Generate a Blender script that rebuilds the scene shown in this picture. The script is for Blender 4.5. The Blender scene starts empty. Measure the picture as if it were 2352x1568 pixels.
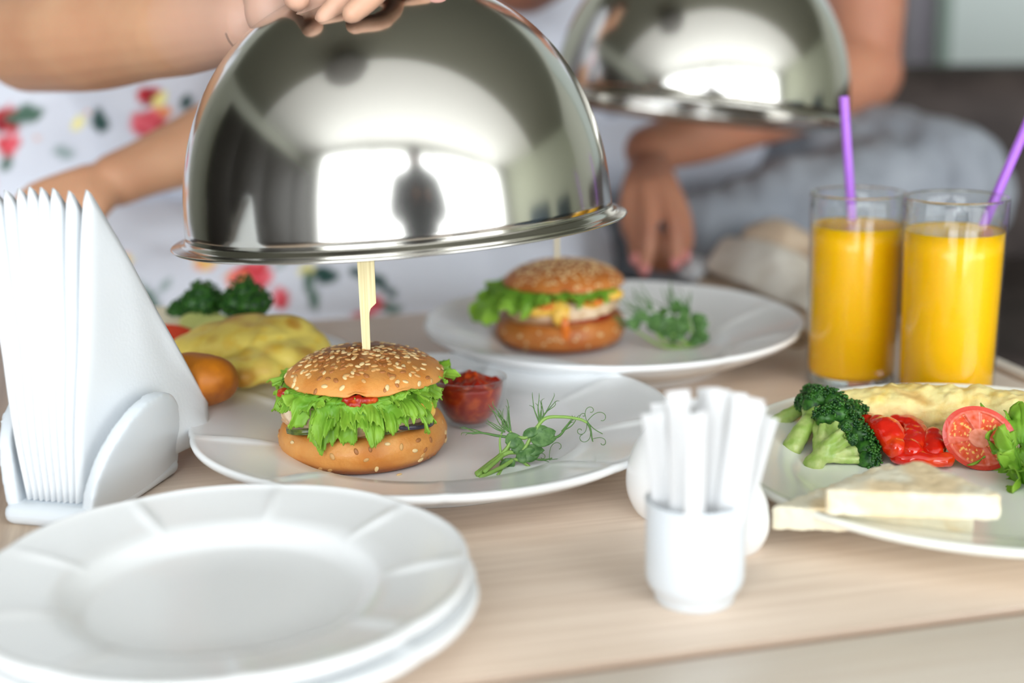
import bpy, math, random
import numpy as np
from mathutils import Vector, Matrix, noise as mnoise

random.seed(7); rng = np.random.default_rng(7)
SC = bpy.context.scene
COL = SC.collection
TZ = 0.66            # height of the table top; all coordinates below are written relative to the table top
PI = math.pi
R = math.radians

# ------------------------------------------------------------------ camera
FPX = 3267.0
PITCH, ROLL, CAMH = 14.0, 0.9, 0.285
_p, _r = R(PITCH), R(ROLL)
FW = np.array([0, math.cos(_p), -math.sin(_p)])
_u0 = np.array([0, math.sin(_p), math.cos(_p)]); _r0 = np.array([1.0, 0, 0])
RT = math.cos(_r) * _r0 - math.sin(_r) * _u0
UP = math.cos(_r) * _u0 + math.sin(_r) * _r0
CAM = np.array([0, 0, CAMH])
cam = bpy.data.cameras.new('camera'); co = bpy.data.objects.new('camera', cam); COL.objects.link(co)
cam.sensor_width = 36.0; cam.lens = FPX * 36.0 / 2352
cam.clip_start = 0.02; cam.clip_end = 60
M = Matrix(((RT[0], UP[0], -FW[0], 0), (RT[1], UP[1], -FW[1], 0), (RT[2], UP[2], -FW[2], CAMH + TZ), (0, 0, 0, 1)))
co.matrix_world = M
cam.dof.use_dof = True; cam.dof.focus_distance = 0.835; cam.dof.aperture_fstop = 2.8
SC.camera = co

# ------------------------------------------------------------------ world, light, exposure
W = bpy.data.worlds.new('overcast sky'); SC.world = W; W.use_nodes = True
bg = W.node_tree.nodes['Background']
bg.inputs[0].default_value = (0.925, 0.965, 1.0, 1); bg.inputs[1].default_value = 4.2
SC.view_settings.view_transform = 'Standard'; SC.view_settings.look = 'None'
SC.view_settings.gamma = 1.0; SC.view_settings.exposure = 0.84; SC.view_settings.use_curve_mapping = False
SC.cycles.max_bounces = 10; SC.cycles.diffuse_bounces = 5; SC.cycles.glossy_bounces = 5
SC.cycles.transmission_bounces = 10; SC.cycles.caustics_refractive = False; SC.cycles.caustics_reflective = False
SC.cycles.use_denoising = True; SC.cycles.sample_clamp_indirect = 8.0
WX0, WX1, WY, WZ0, WZ1 = -2.0, 4.2, -1.75, -0.60, 1.60       # the big window behind the photographer
ld = bpy.data.lights.new('window_portal', 'AREA'); ld.shape = 'RECTANGLE'; ld.size = WX1 - WX0; ld.size_y = WZ1 - WZ0
ld.cycles.is_portal = True
lo = bpy.data.objects.new('window_portal', ld); COL.objects.link(lo)
lo.location = ((WX0 + WX1) / 2, WY + 0.02, (WZ0 + WZ1) / 2 + TZ); lo.rotation_euler = (R(90), 0, 0)

# ------------------------------------------------------------------ helpers: pixel -> point, geometry
def C(px, py, d):
    return CAM + d * (FW + (px - 1176) / FPX * RT - (py - 784) / FPX * UP)
def P(px, py, z=0.0):
    v = FW + (px - 1176) / FPX * RT - (py - 784) / FPX * UP
    return CAM + v * ((z - CAMH) / v[2])
def proj(V):
    V = np.asarray(V) - CAM; z = V @ FW
    return 1176 + FPX * (V @ RT) / z, 784 - FPX * (V @ UP) / z, z
def nz(v, s=1.0, off=0.0):
    return mnoise.noise(Vector((v[0] * s + off, v[1] * s - off, v[2] * s + 2 * off)))
def nrm(v):
    v = np.asarray(v, float); return v / (np.linalg.norm(v) + 1e-12)

ORG = {}
def finish(o, smooth=True):
    me = o.data
    me.polygons.foreach_set('use_smooth', [smooth] * len(me.polygons)); me.update()
def meshdata(name, V, F, mat, smooth=True, attrs=None, mats=None, midx=None, sharp=None):
    me = bpy.data.meshes.new(name)
    V = np.asarray(V, float)
    me.from_pydata([tuple(v) for v in V], [], [tuple(int(i) for i in f) for f in F])
    if mat: me.materials.append(mat)
    for m in (mats or []): me.materials.append(m)
    if midx is not None: me.polygons.foreach_set('material_index', [int(i) for i in midx])
    me.polygons.foreach_set('use_smooth', [smooth] * len(me.polygons))
    for k, a in (attrs or {}).items():
        a = np.asarray(a, float)
        if a.ndim == 1:
            at = me.attributes.new(k, 'FLOAT', 'POINT'); at.data.foreach_set('value', a)
        else:
            at = me.attributes.new(k, 'FLOAT_COLOR', 'POINT')
            at.data.foreach_set('color', np.concatenate([a, np.ones((len(a), 1))], 1).ravel())
    if sharp is not None and smooth:
        try: me.set_sharp_from_angle(angle=R(sharp))
        except Exception: pass
    me.update()
    return me
def tag(o, label=None, cat=None, group=None, kind=None):
    if label: o['label'] = label
    if cat: o['category'] = cat
    if group: o['group'] = group
    if kind: o['kind'] = kind
    return o
def thing(name, loc, label, cat, group=None):
    o = bpy.data.objects.new(name, None); COL.objects.link(o); o.empty_display_size = 0.02
    loc = np.asarray(loc, float); ORG[o.name] = loc
    o.location = (loc[0], loc[1], loc[2] + TZ)
    return tag(o, label, cat, group)
def mk(name, VF, mat, parent=None, label=None, kind=None, **kw):
    """a mesh object; vertices in table-top coordinates"""
    V, F = VF[0], VF[1]
    V = np.asarray(V, float)
    if parent is not None:
        org = ORG[parent.name]
        me = meshdata(name, V - org, F, mat, **kw)
        o = bpy.data.objects.new(name, me); COL.objects.link(o); o.parent = parent; ORG[o.name] = org
    else:
        c = np.array([(V[:, 0].min() + V[:, 0].max()) / 2, (V[:, 1].min() + V[:, 1].max()) / 2, V[:, 2].min()])
        me = meshdata(name, V - c, F, mat, **kw)
        o = bpy.data.objects.new(name, me); COL.objects.link(o); o.location = (c[0], c[1], c[2] + TZ); ORG[o.name] = c
    return tag(o, label, None, None, kind)
def join(*L):
    Vs, Fs, n = [], [], 0
    for V, F in L:
        V = np.asarray(V, float)
        Vs.append(V); Fs += [tuple(i + n for i in f) for f in F]; n += len(V)
    return np.concatenate(Vs), Fs
def lathe(prof, n=64, c=(0, 0, 0), fn=None, closed=False):
    m = len(prof); V = []; F = []
    for j in range(n):
        a = 2 * PI * j / n
        for i, (r, z) in enumerate(prof):
            if fn: rr, zz = fn(i, r, z, a)
            else: rr, zz = r, z
            V.append((c[0] + rr * math.cos(a), c[1] + rr * math.sin(a), c[2] + zz))
    mm = m if closed else m - 1
    for j in range(n):
        k = (j + 1) % n
        for i in range(mm):
            i2 = (i + 1) % m
            F.append((j * m + i, k * m + i, k * m + i2, j * m + i2))
    return np.array(V), F
def catmull(pts, rad, k=6):
    pts = np.asarray(pts, float); rad = np.asarray(rad, float)
    if len(pts) < 3:
        t = np.linspace(0, 1, k + 1)[:, None]
        return pts[0] + (pts[1] - pts[0]) * t, rad[0] + (rad[1] - rad[0]) * t[:, 0]
    Q = np.vstack([2 * pts[0] - pts[1], pts, 2 * pts[-1] - pts[-2]]); O = []; RR = []
    for i in range(len(pts) - 1):
        p0, p1, p2, p3 = Q[i:i + 4]
        for j in range(k):
            t = j / k
            O.append(0.5 * (2 * p1 + (p2 - p0) * t + (2 * p0 - 5 * p1 + 4 * p2 - p3) * t * t + (3 * p1 - p0 - 3 * p2 + p3) * t ** 3))
            s = t * t * (3 - 2 * t); RR.append(rad[i] * (1 - s) + rad[i + 1] * s)
    O.append(pts[-1]); RR.append(rad[-1])
    return np.array(O), np.array(RR)
def tube(pts, rad, n=8, k=6, cap=True, flat=1.0, sm=True):
    if np.isscalar(rad): rad = [rad] * len(pts)
    if sm: pts, rad = catmull(pts, rad, k)
    pts = np.asarray(pts, float); m = len(pts)
    T = np.gradient(pts, axis=0); T /= (np.linalg.norm(T, axis=1, keepdims=True) + 1e-12)
    a = np.array([0, 0, 1.0]) if abs(T[0][2]) < 0.9 else np.array([1.0, 0, 0])
    N = nrm(np.cross(T[0], a)); V = []; F = []
    for i in range(m):
        N = nrm(N - T[i] * (N @ T[i])); B = np.cross(T[i], N)
        for j in range(n):
            t = 2 * PI * j / n
            V.append(pts[i] + rad[i] * (math.cos(t) * N + flat * math.sin(t) * B))
    for i in range(m - 1):
        for j in range(n):
            F.append((i * n + j, i * n + (j + 1) % n, (i + 1) * n + (j + 1) % n, (i + 1) * n + j))
    if cap:
        V.append(pts[0] - T[0] * rad[0] * 0.5); V.append(pts[-1] + T[-1] * rad[-1] * 0.5); a0, b0 = m * n, m * n + 1
        for j in range(n):
            F.append((a0, (j + 1) % n, j)); F.append((b0, (m - 1) * n + j, (m - 1) * n + (j + 1) % n))
    return np.array(V), F
def chain(pts, rad, n=14, k=5):
    """tube with a round ball at each end and joint, for voxel unions"""
    L = [tube(pts, rad, n, k)]
    if np.isscalar(rad): rad = [rad] * len(pts)
    L.append(ell(pts[0], (rad[0],) * 3)); L.append(ell(pts[-1], (rad[-1],) * 3))
    return join(*L)
def ell(c, r, rot=None, nu=16, nv=10):
    V = []; F = []
    for i in range(nv + 1):
        ph = PI * i / nv
        for j in range(nu):
            th = 2 * PI * j / nu
            V.append((r[0] * math.sin(ph) * math.cos(th), r[1] * math.sin(ph) * math.sin(th), r[2] * math.cos(ph)))
    for i in range(nv):
        for j in range(nu):
            F.append((i * nu + j, (i + 1) * nu + j, (i + 1) * nu + (j + 1) % nu, i * nu + (j + 1) % nu))
    V = np.array(V)
    if rot is not None: V = V @ np.asarray(rot).T
    return V + np.asarray(c), F
def eul(x=0, y=0, z=0):
    return np.array(Matrix.Rotation(R(z), 3, 'Z') @ Matrix.Rotation(R(y), 3, 'Y') @ Matrix.Rotation(R(x), 3, 'X'))
def box(x0, x1, y0, y1, z0, z1):
    V = [(x, y, z) for x in (x0, x1) for y in (y0, y1) for z in (z0, z1)]
    return np.array(V, float), [(0, 1, 3, 2), (4, 6, 7, 5), (0, 4, 5, 1), (2, 3, 7, 6), (0, 2, 6, 4), (1, 5, 7, 3)]
def rbox(x0, x1, y0, y1, z0, z1, b=0.01, seg=3):
    """box with rounded edges"""
    import bmesh
    bm = bmesh.new(); V, F = box(x0, x1, y0, y1, z0, z1)
    vs = [bm.verts.new(v) for v in V]
    for f in F: bm.faces.new([vs[i] for i in f])
    bmesh.ops.recalc_face_normals(bm, faces=bm.faces)
    bmesh.ops.bevel(bm, geom=list(bm.edges), offset=b, segments=seg, affect='EDGES', profile=0.5)
    bm.verts.index_update()
    V = np.array([v.co[:] for v in bm.verts]); F = [[v.index for v in f.verts] for f in bm.faces]; bm.free()
    return V, F
def rotz(VF, deg, c=(0, 0)):
    V = np.array(VF[0], float); a = R(deg); x = V[:, 0] - c[0]; y = V[:, 1] - c[1]
    V[:, 0] = c[0] + x * math.cos(a) - y * math.sin(a); V[:, 1] = c[1] + x * math.sin(a) + y * math.cos(a)
    return V, VF[1]
def evalmod(VF, mods):
    me = bpy.data.meshes.new('tmp'); me.from_pydata([tuple(v) for v in VF[0]], [], [tuple(int(i) for i in f) for f in VF[1]])
    o = bpy.data.objects.new('tmp', me); COL.objects.link(o)
    for kind, props in mods:
        m = o.modifiers.new('m', kind)
        for k, v in props.items(): setattr(m, k, v)
    dg = bpy.context.evaluated_depsgraph_get(); dg.update(); e = o.evaluated_get(dg); r = e.to_mesh()
    V = np.empty(len(r.vertices) * 3); r.vertices.foreach_get('co', V); V = V.reshape(-1, 3)
    F = [tuple(p.vertices) for p in r.polygons]
    e.to_mesh_clear(); bpy.data.objects.remove(o); bpy.data.meshes.remove(me)
    return V, F
def union(L, voxel=0.005, smooth=4, fac=0.5):
    return evalmod(join(*L), [('REMESH', dict(mode='VOXEL', voxel_size=voxel)), ('SMOOTH', dict(factor=fac, iterations=smooth))])
def normals(V, F):
    V = np.asarray(V); N = np.zeros_like(V)
    q = np.array([f for f in F if len(f) == 4]); t = np.array([f for f in F if len(f) == 3])
    for A in (q, t):
        if len(A):
            n = np.cross(V[A[:, 1]] - V[A[:, 0]], V[A[:, -1]] - V[A[:, 0]])
            for c in range(A.shape[1]): np.add.at(N, A[:, c], n)
    return N / (np.linalg.norm(N, axis=1, keepdims=True) + 1e-12)
def lumpy(VF, amp, scale, off=0.0, octs=2):
    V, F = VF; N = normals(V, F); V = np.array(V)
    d = np.zeros(len(V))
    for o in range(octs):
        d += np.array([nz(v, scale * 2 ** o, off + 7.3 * o) for v in V]) * amp / 1.8 ** o
    return V + N * d[:, None], F
def grid(fn, nu, nv, closeu=False):
    V = [fn(i / (nu - (0 if closeu else 1)), j / (nv - 1)) for i in range(nu) for j in range(nv)]; F = []
    for i in range(nu if closeu else nu - 1):
        k = (i + 1) % nu
        for j in range(nv - 1): F.append((i * nv + j, k * nv + j, k * nv + j + 1, i * nv + j + 1))
    return np.array(V, float), F
_ico = None
def ico(sub=1):
    import bmesh
    bm = bmesh.new(); bmesh.ops.create_icosphere(bm, subdivisions=sub, radius=1)
    V = np.array([v.co[:] for v in bm.verts]); F = [tuple(v.index for v in f.verts) for f in bm.faces]; bm.free(); return V, F

# ------------------------------------------------------------------ materials
def lin(c):
    c = [x / 255 for x in c]
    return tuple(x / 12.92 if x <= 0.04045 else ((x + 0.055) / 1.055) ** 2.4 for x in c) + (1,)
def mat(name, col, rough=0.5, metal=0.0, spec=0.5, sss=0.0, sssr=(1, .4, .2), ssc=0.004, trans=0.0, ior=1.45, coat=0.0,
        c2=None, nscale=20.0, nrange=(0.4, 0.6), stretch=None, detail=4, bump=0.0, bscale=200.0, bdist=0.001,
        attr=None, acol=None, vcol=None, coord='Object', sheen=0.0, transl=0.0):
    m = bpy.data.materials.new(name); m.use_nodes = True; nt = m.node_tree; N = nt.nodes; L = nt.links
    b = N['Principled BSDF']
    b.inputs['Base Color'].default_value = lin(col); b.inputs['Roughness'].default_value = rough
    b.inputs['Metallic'].default_value = metal; b.inputs['IOR'].default_value = ior
    b.inputs['Specular IOR Level'].default_value = spec; b.inputs['Transmission Weight'].default_value = trans
    b.inputs['Coat Weight'].default_value = coat; b.inputs['Coat Roughness'].default_value = 0.05
    b.inputs['Sheen Weight'].default_value = sheen
    if sss:
        b.inputs['Subsurface Weight'].default_value = sss; b.inputs['Subsurface Radius'].default_value = sssr
        b.inputs['Subsurface Scale'].default_value = ssc
    tc = N.new('ShaderNodeTexCoord'); mp = N.new('ShaderNodeMapping'); L.new(tc.outputs[coord], mp.inputs[0])
    if stretch: mp.inputs['Scale'].default_value = stretch
    cur = None
    if vcol:
        a = N.new('ShaderNodeAttribute'); a.attribute_name = vcol; cur = a.outputs['Color']
    if c2:
        t = N.new('ShaderNodeTexNoise'); t.inputs['Scale'].default_value = nscale; t.inputs['Detail'].default_value = detail
        L.new(mp.outputs[0], t.inputs['Vector'])
        r = N.new('ShaderNodeMapRange'); r.inputs[1].default_value, r.inputs[2].default_value = nrange
        L.new(t.outputs[0], r.inputs[0])
        x = N.new('ShaderNodeMix'); x.data_type = 'RGBA'; L.new(r.outputs[0], x.inputs[0])
        x.inputs[6].default_value = lin(col); x.inputs[7].default_value = lin(c2)
        if cur: L.new(cur, x.inputs[6])
        cur = x.outputs[2]
    if attr:
        a = N.new('ShaderNodeAttribute'); a.attribute_name = attr
        x = N.new('ShaderNodeMix'); x.data_type = 'RGBA'; L.new(a.outputs['Fac'], x.inputs[0])
        if cur: L.new(cur, x.inputs[6])
        else: x.inputs[6].default_value = lin(col)
        x.inputs[7].default_value = lin(acol); cur = x.outputs[2]
    if cur: L.new(cur, b.inputs['Base Color'])
    if bump:
        t = N.new('ShaderNodeTexNoise'); t.inputs['Scale'].default_value = bscale; t.inputs['Detail'].default_value = 4
        L.new(mp.outputs[0], t.inputs['Vector'])
        bp = N.new('ShaderNodeBump'); bp.inputs['Strength'].default_value = bump; bp.inputs['Distance'].default_value = bdist
        L.new(t.outputs[0], bp.inputs['Height']); L.new(bp.outputs[0], b.inputs['Normal'])
    if transl:
        tr = N.new('ShaderNodeBsdfTranslucent'); mx = N.new('ShaderNodeMixShader'); mx.inputs[0].default_value = transl
        if cur: L.new(cur, tr.inputs[0])
        else: tr.inputs[0].default_value = lin(col)
        out = N['Material Output']; L.new(b.outputs[0], mx.inputs[1]); L.new(tr.outputs[0], mx.inputs[2]); L.new(mx.outputs[0], out.inputs[0])
    return m

m_wall = mat('wall paint', (200, 202, 190), 0.8)
m_ceil = mat('ceiling paint', (238, 238, 234), 0.85)
m_floor = mat('floor boards', (120, 100, 82), 0.5, c2=(96, 78, 64), nscale=6, stretch=(1, 8, 1))
m_frame = mat('window frame', (235, 236, 236), 0.4)
m_wood = mat('light oak laminate', (234, 216, 198), 0.38, c2=(212, 191, 171), nscale=9, nrange=(0.3, 0.75), stretch=(1.0, 22, 22), detail=8, bump=0.12, bscale=60)
m_wood2 = mat('light oak edge board', (240, 230, 216), 0.38, c2=(226, 210, 192), nscale=8, nrange=(0.3, 0.75), stretch=(1, 26, 26), detail=8)
m_wood3 = mat('oak side board', (212, 192, 170), 0.45, c2=(176, 154, 134), nscale=8, nrange=(0.3, 0.75), stretch=(26, 1, 26), detail=8)
m_groove = mat('groove', (150, 118, 92), 0.6)
m_china = mat('white glazed china', (246, 248, 249), 0.16, spec=0.4)
m_cream = mat('cream glazed china', (240, 242, 234), 0.16, spec=0.4)
m_cup = mat('satin white ceramic', (216, 223, 229), 0.3)
m_steel = mat('polished steel', (208, 206, 200), 0.15, metal=1.0)
m_steel2 = mat('steel rim', (185, 183, 176), 0.16, metal=1.0)
m_glass = mat('thick clear glass', (255, 255, 255), 0.0, trans=1.0, ior=1.45)
def thin_glass():
    m = bpy.data.materials.new('thin clear glass'); m.use_nodes = True; nt = m.node_tree; N = nt.nodes; N.remove(N['Principled BSDF'])
    tr = N.new('ShaderNodeBsdfTransparent'); tr.inputs[0].default_value = (.965, .975, .975, 1); gl = N.new('ShaderNodeBsdfGlossy'); gl.inputs['Roughness'].default_value = .02
    lw = N.new('ShaderNodeLayerWeight'); lw.inputs[0].default_value = .5; pw = N.new('ShaderNodeMath'); pw.operation = 'POWER'; pw.inputs[1].default_value = 3.0
    nt.links.new(lw.outputs['Facing'], pw.inputs[0]); fr = N.new('ShaderNodeMath'); fr.operation = 'MULTIPLY_ADD'; fr.inputs[1].default_value = .80; fr.inputs[2].default_value = .035
    nt.links.new(pw.outputs[0], fr.inputs[0]); mx = N.new('ShaderNodeMixShader')
    nt.links.new(fr.outputs[0], mx.inputs[0]); nt.links.new(tr.outputs[0], mx.inputs[1]); nt.links.new(gl.outputs[0], mx.inputs[2]); nt.links.new(mx.outputs[0], N['Material Output'].inputs[0])
    return m
m_thin = thin_glass()
m_juice = mat('orange juice', (252, 190, 8), 0.25, sss=0.35, sssr=(1, .5, .05), ssc=0.008)
m_straw = mat('purple straw', (170, 105, 215), 0.3, sss=0.15, ssc=0.003)
m_skewer = mat('bamboo', (240, 226, 178), 0.55, c2=(222, 204, 150), nscale=900, stretch=(1, 1, 0.02), nrange=(.35, .65))
m_sesame = [mat('sesame pale', (232, 202, 148), 0.4), mat('sesame tan', (206, 158, 98), 0.4), mat('sesame brown', (168, 108, 58), 0.4)]
m_napkin = mat('white paper napkin', (236, 240, 243), 0.9, bump=0.25, bscale=420, bdist=0.0006, transl=0.15)
m_stick = mat('white sugar paper', (236, 237, 238), 0.8, transl=0.2)
m_ketchup = mat('tomato relish', (162, 32, 14), 0.28, c2=(206, 84, 30), nscale=160, nrange=(.46, .66), sss=0.2, ssc=.003, bump=0.5, bscale=300, spec=0.6)
m_patty = mat('chicken patty', (238, 214, 182), 0.5, c2=(214, 176, 128), nscale=160, nrange=(.45, .7), bump=0.5, bscale=500, bdist=.001, attr='brown', acol=(176, 112, 58))
m_cheese = mat('melted cheese', (244, 196, 84), 0.25, sss=0.2, ssc=.004)
m_pickle = mat('pickle', (92, 104, 38), 0.15, c2=(60, 72, 24), nscale=200)
m_onion = mat('dark onion', (64, 58, 70), 0.2)
m_pea = mat('pea shoot leaf', (108, 150, 84), 0.4, c2=(76, 120, 60), nscale=300, transl=0.2)
m_stem = mat('pea shoot stem', (140, 176, 88), 0.35, sss=0.2, sssr=(.5, 1, .2), ssc=.002)
m_tendril = mat('pea tendril', (86, 126, 62), 0.4)
m_brstalk = mat('broccoli stalk', (150, 180, 86), 0.3, c2=(196, 208, 138), nscale=120, nrange=(.4, .7), sss=0.2, sssr=(.5, 1, .2), ssc=.004)
m_brbud = mat('broccoli buds', (58, 112, 34), 0.4, c2=(18, 62, 26), nscale=260, nrange=(.4, .62))
m_pepper = mat('roasted red pepper', (214, 28, 8), 0.12, c2=(232, 74, 14), nscale=70, nrange=(.5, .7), coat=0.5, sss=.15, ssc=.003)
m_tomato = mat('tomato skin', (208, 26, 12), 0.12, coat=0.4)
m_tomcut = mat('tomato flesh', (220, 70, 46), 0.18, vcol='Col', sss=.2, ssc=.003, bump=.3, bscale=300)
m_omel = mat('omelette', (247, 231, 160), 0.4, c2=(238, 205, 110), nscale=90, nrange=(.48, .72), bump=0.6, bscale=160, bdist=.0015, attr='brown', acol=(205, 140, 52), sss=.15, ssc=.004)
m_omel2 = mat('yellow omelette', (250, 226, 112), 0.45, c2=(240, 196, 48), nscale=70, nrange=(.5, .72), bump=0.4, bscale=120, attr='brown', acol=(190, 110, 40))
m_toast = mat('white bread', (240, 234, 210), 0.75, c2=(232, 212, 170), nscale=60, nrange=(.52, .8), bump=0.7, bscale=380, bdist=.001, attr='brown', acol=(240, 210, 160))
m_potato = mat('roast potato', (204, 122, 24), 0.5, c2=(140, 72, 16), nscale=38, nrange=(.40, .72))
m_cucumber = mat('courgette flesh', (206, 212, 130), 0.3)
m_linen = mat('beige linen', (196, 176, 152), 0.9, c2=(176, 152, 128), nscale=30, bump=.2, bscale=600)
m_linen2 = mat('off-white linen', (232, 226, 214), 0.9, c2=(214, 204, 188), nscale=20, bump=.2, bscale=600)
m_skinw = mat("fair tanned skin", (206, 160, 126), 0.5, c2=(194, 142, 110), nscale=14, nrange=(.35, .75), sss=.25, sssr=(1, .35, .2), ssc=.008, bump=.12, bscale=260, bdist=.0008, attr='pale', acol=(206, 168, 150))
m_skinm = mat("tanned skin", (184, 128, 100), 0.5, c2=(166, 108, 86), nscale=14, nrange=(.35, .75), sss=.25, sssr=(1, .35, .2), ssc=.008, bump=.1, bscale=200, attr='pale', acol=(214, 158, 130))
m_ink = mat('tattoo ink', (88, 82, 80), 0.6)
m_nail = mat('pink nail', (222, 140, 136), 0.2)
m_nail2 = mat('light nail', (226, 170, 160), 0.25)
m_dress = mat('floral dress', (226, 231, 241), 0.85, vcol='Col', bump=.1, bscale=300, sheen=.2)
m_tee = mat('white cotton', (218, 223, 234), 0.85, bump=.1, bscale=400, sheen=.2)
m_jean = mat('pale grey denim', (146, 151, 158), 0.85, c2=(118, 123, 131), nscale=16, nrange=(.3, .75), bump=.3, bscale=500)
m_darkcloth = mat('dark jumper', (26, 30, 38), 0.9)
m_hairb = mat('brown hair', (84, 58, 40), 0.5, c2=(60, 40, 28), nscale=60, stretch=(1, 1, .1))
m_haird = mat('dark hair', (40, 30, 26), 0.5)
m_eye = mat('eye', (240, 240, 240), 0.15); m_iris = mat('iris', (70, 52, 40), 0.15); m_lip = mat('lips', (190, 100, 96), 0.35)
m_sofa = mat('dark brown upholstery', (66, 56, 52), 0.75, c2=(48, 39, 36), nscale=12, bump=.2, bscale=300)
m_dark = mat('dark stained wood', (46, 42, 38), 0.45, c2=(30, 27, 25), nscale=8, stretch=(1, 1, 8))
m_curt = mat('grey curtain', (176, 172, 178), 0.9)
m_curtd = mat('olive curtain', (108, 107, 94), 0.9)
m_door = mat('pale grey door', (200, 210, 206), 0.45)
m_lamp = mat('grey lampshade', (120, 118, 114), 0.7)
m_blue = mat('dark blue fabric', (34, 54, 68), 0.8)
m_camera = mat('black plastic', (20, 20, 22), 0.35)

def bunmat(name, a, b):
    """crust: golden flanks, darker crown (baking colour by height on the bun itself)"""
    return mat(name, a, 0.42, c2=b, nscale=55, nrange=(.42, .7), detail=6, attr='bake', acol=(142, 76, 28), bump=.4, bscale=520, bdist=.0008, coat=.04, sss=.08, ssc=.003)
m_bun = bunmat('golden bun crust', (224, 158, 84), (208, 130, 54))
m_bun2 = bunmat('golden bun crust amber', (204, 128, 60), (184, 100, 40))
m_crumb = mat('bun crumb', (244, 214, 152), 0.8, bump=.6, bscale=600)
m_let = mat('lettuce', (140, 196, 62), 0.38, c2=(108, 172, 44), nscale=90, nrange=(.35, .7), detail=5, attr='edge', acol=(186, 222, 84), transl=0.35, bump=.35, bscale=240, bdist=.0012)

# ------------------------------------------------------------------ room
def struct(name, VF, m, **kw):
    return mk(name, VF, m, kind='structure', **kw)
FZ, CZ_ = -TZ, 1.78
struct('floor', box(-3.0, 5.0, -1.9, 3.35, FZ - .05, FZ), m_floor, smooth=False)
struct('ceiling', box(-3.0, 5.0, -1.9, .42, CZ_, CZ_ + .05), m_ceil, smooth=False)
struct('ceiling_rear', box(-3.0, 5.0, .42, 3.35, CZ_, CZ_ + .05), mat('ceiling with painted falloff', (128, 128, 114), .85), smooth=False)  # darker colour paints in the light falloff away from the window
struct('wall_back', box(-3.0, 5.0, 3.3, 3.4, FZ, CZ_), m_wall, smooth=False)
struct('wall_left', box(-3.05, -2.95, -1.9, 3.35, FZ, CZ_), m_wall, smooth=False)
struct('wall_right', box(4.95, 5.05, -1.9, 3.35, FZ, CZ_), mat('right wall paint', (196, 200, 180), .8), smooth=False)
struct('wall_front', join(box(-3, WX0, WY - .12, WY, FZ, CZ_), box(WX1, 5, WY - .12, WY, FZ, CZ_),
       box(WX0, WX1, WY - .12, WY, WZ1, CZ_), box(WX0, WX1, WY - .12, WY, FZ, WZ0)), m_wall, smooth=False)
wf = []
for x in (WX0, -.45, 1.1, 2.65, WX1): wf.append(box(x - .035, x + .035, WY - .09, WY - .03, WZ0, WZ1))
for z in (WZ0 + .03, WZ1 - .03): wf.append(box(WX0, WX1, WY - .09, WY - .03, z - .03, z + .03))
struct('window_1', join(*wf), m_frame, smooth=False)

# right background: pale door, casing, curtain folds
d1 = struct('door_1', box(.975, 2.1, 3.22, 3.27, FZ, 1.5), m_door, smooth=False)
struct('trim_1', join(box(.950, .975, 3.2, 3.3, FZ, 1.53), box(2.1, 2.14, 3.2, 3.3, FZ, 1.53)), mat('green grey casing', (120, 140, 126), .6), smooth=False)
def curtain(x0, x1, y, m, name, label, folds):
    def f(u, v):
        return (x0 + (x1 - x0) * u, y + .03 * math.sin(u * folds * 2 * PI) + .008 * math.sin(u * folds * 4 * PI + 3 * v), FZ + .02 + (1.55 - FZ) * v)
    o = mk(name, grid(f, folds * 14, 8), m, label=label); tag(o, cat='curtain'); o.modifiers.new('s', 'SOLIDIFY').thickness = .003
    return o
curtain(.55, .80, 3.05, m_curtd, 'curtain', 'olive grey curtain hanging behind the man in the white shirt', 3)
curtain(.815, .905, 3.08, m_curt, 'curtain', 'narrow pale lilac grey curtain fold beside the pale door', 2)

# ------------------------------------------------------------------ table (turned 16 degrees)
TA = 14.0; cu, su = math.cos(R(TA)), math.sin(R(TA))
def uv(u, v, z=0): return np.array([u * cu - v * su, u * su + v * cu, z])
U0, U1, V0, V1 = -.066, .601, .541, 1.24
def tbox(u0, u1, v0, v1, z0, z1, b=.0015):
    V, F = rbox(u0, u1, v0, v1, z0, z1, b, 2); return rotz((V, F), TA)
tb = thing('table', uv(.28, .88, -TZ), 'light oak table set with plates and burgers in front of the seated couple', 'table')
def tpart(name, u0, u1, v0, v1, z0, z1, m, b=.0015, label=None):
    # local frame of the board follows its grain
    V, F = rbox(u0, u1, v0, v1, z0, z1, b, 2)
    org = ORG[tb.name]; me = meshdata(name, V, F, m, smooth=True, sharp=30)
    o = bpy.data.objects.new(name, me); COL.objects.link(o); o.parent = tb
    o.rotation_euler = (0, 0, R(TA)); o.location = (-org[0], -org[1], -org[2]); ORG[o.name] = org
    if label: o['label'] = label
    return o
tpart('tabletop', U0, U1, V0, V1, -.022, 0, m_wood)
tpart('groove_strip', U0 - .012, U1 + .012, V0 - .012, V1 + .004, -.022, -.0035, m_groove, .0005)
tpart('edge_board', U0 - .20, U1 + .02, V0 - .10, V0 - .010, -.022, .0012, m_wood2, .002)
tpart('edge_board', U1 + .006, U1 + .020, V0 - .0098, V1, -.022, .002, m_wood2, .002)
tpart('edge_board', U0 - .20, U0 - .008, V0 - .0098, V1, -.022, .0005, m_wood3, .002)
for a, b in ((U0 - .08, V0 - .06), (U1 - .04, V0 - .06), (U0 - .08, V1 - .05), (U1 - .04, V1 - .05)):
    tpart('leg', a, a + .04, b, b + .04, -TZ, -.022, m_wood2, .002)

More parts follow.
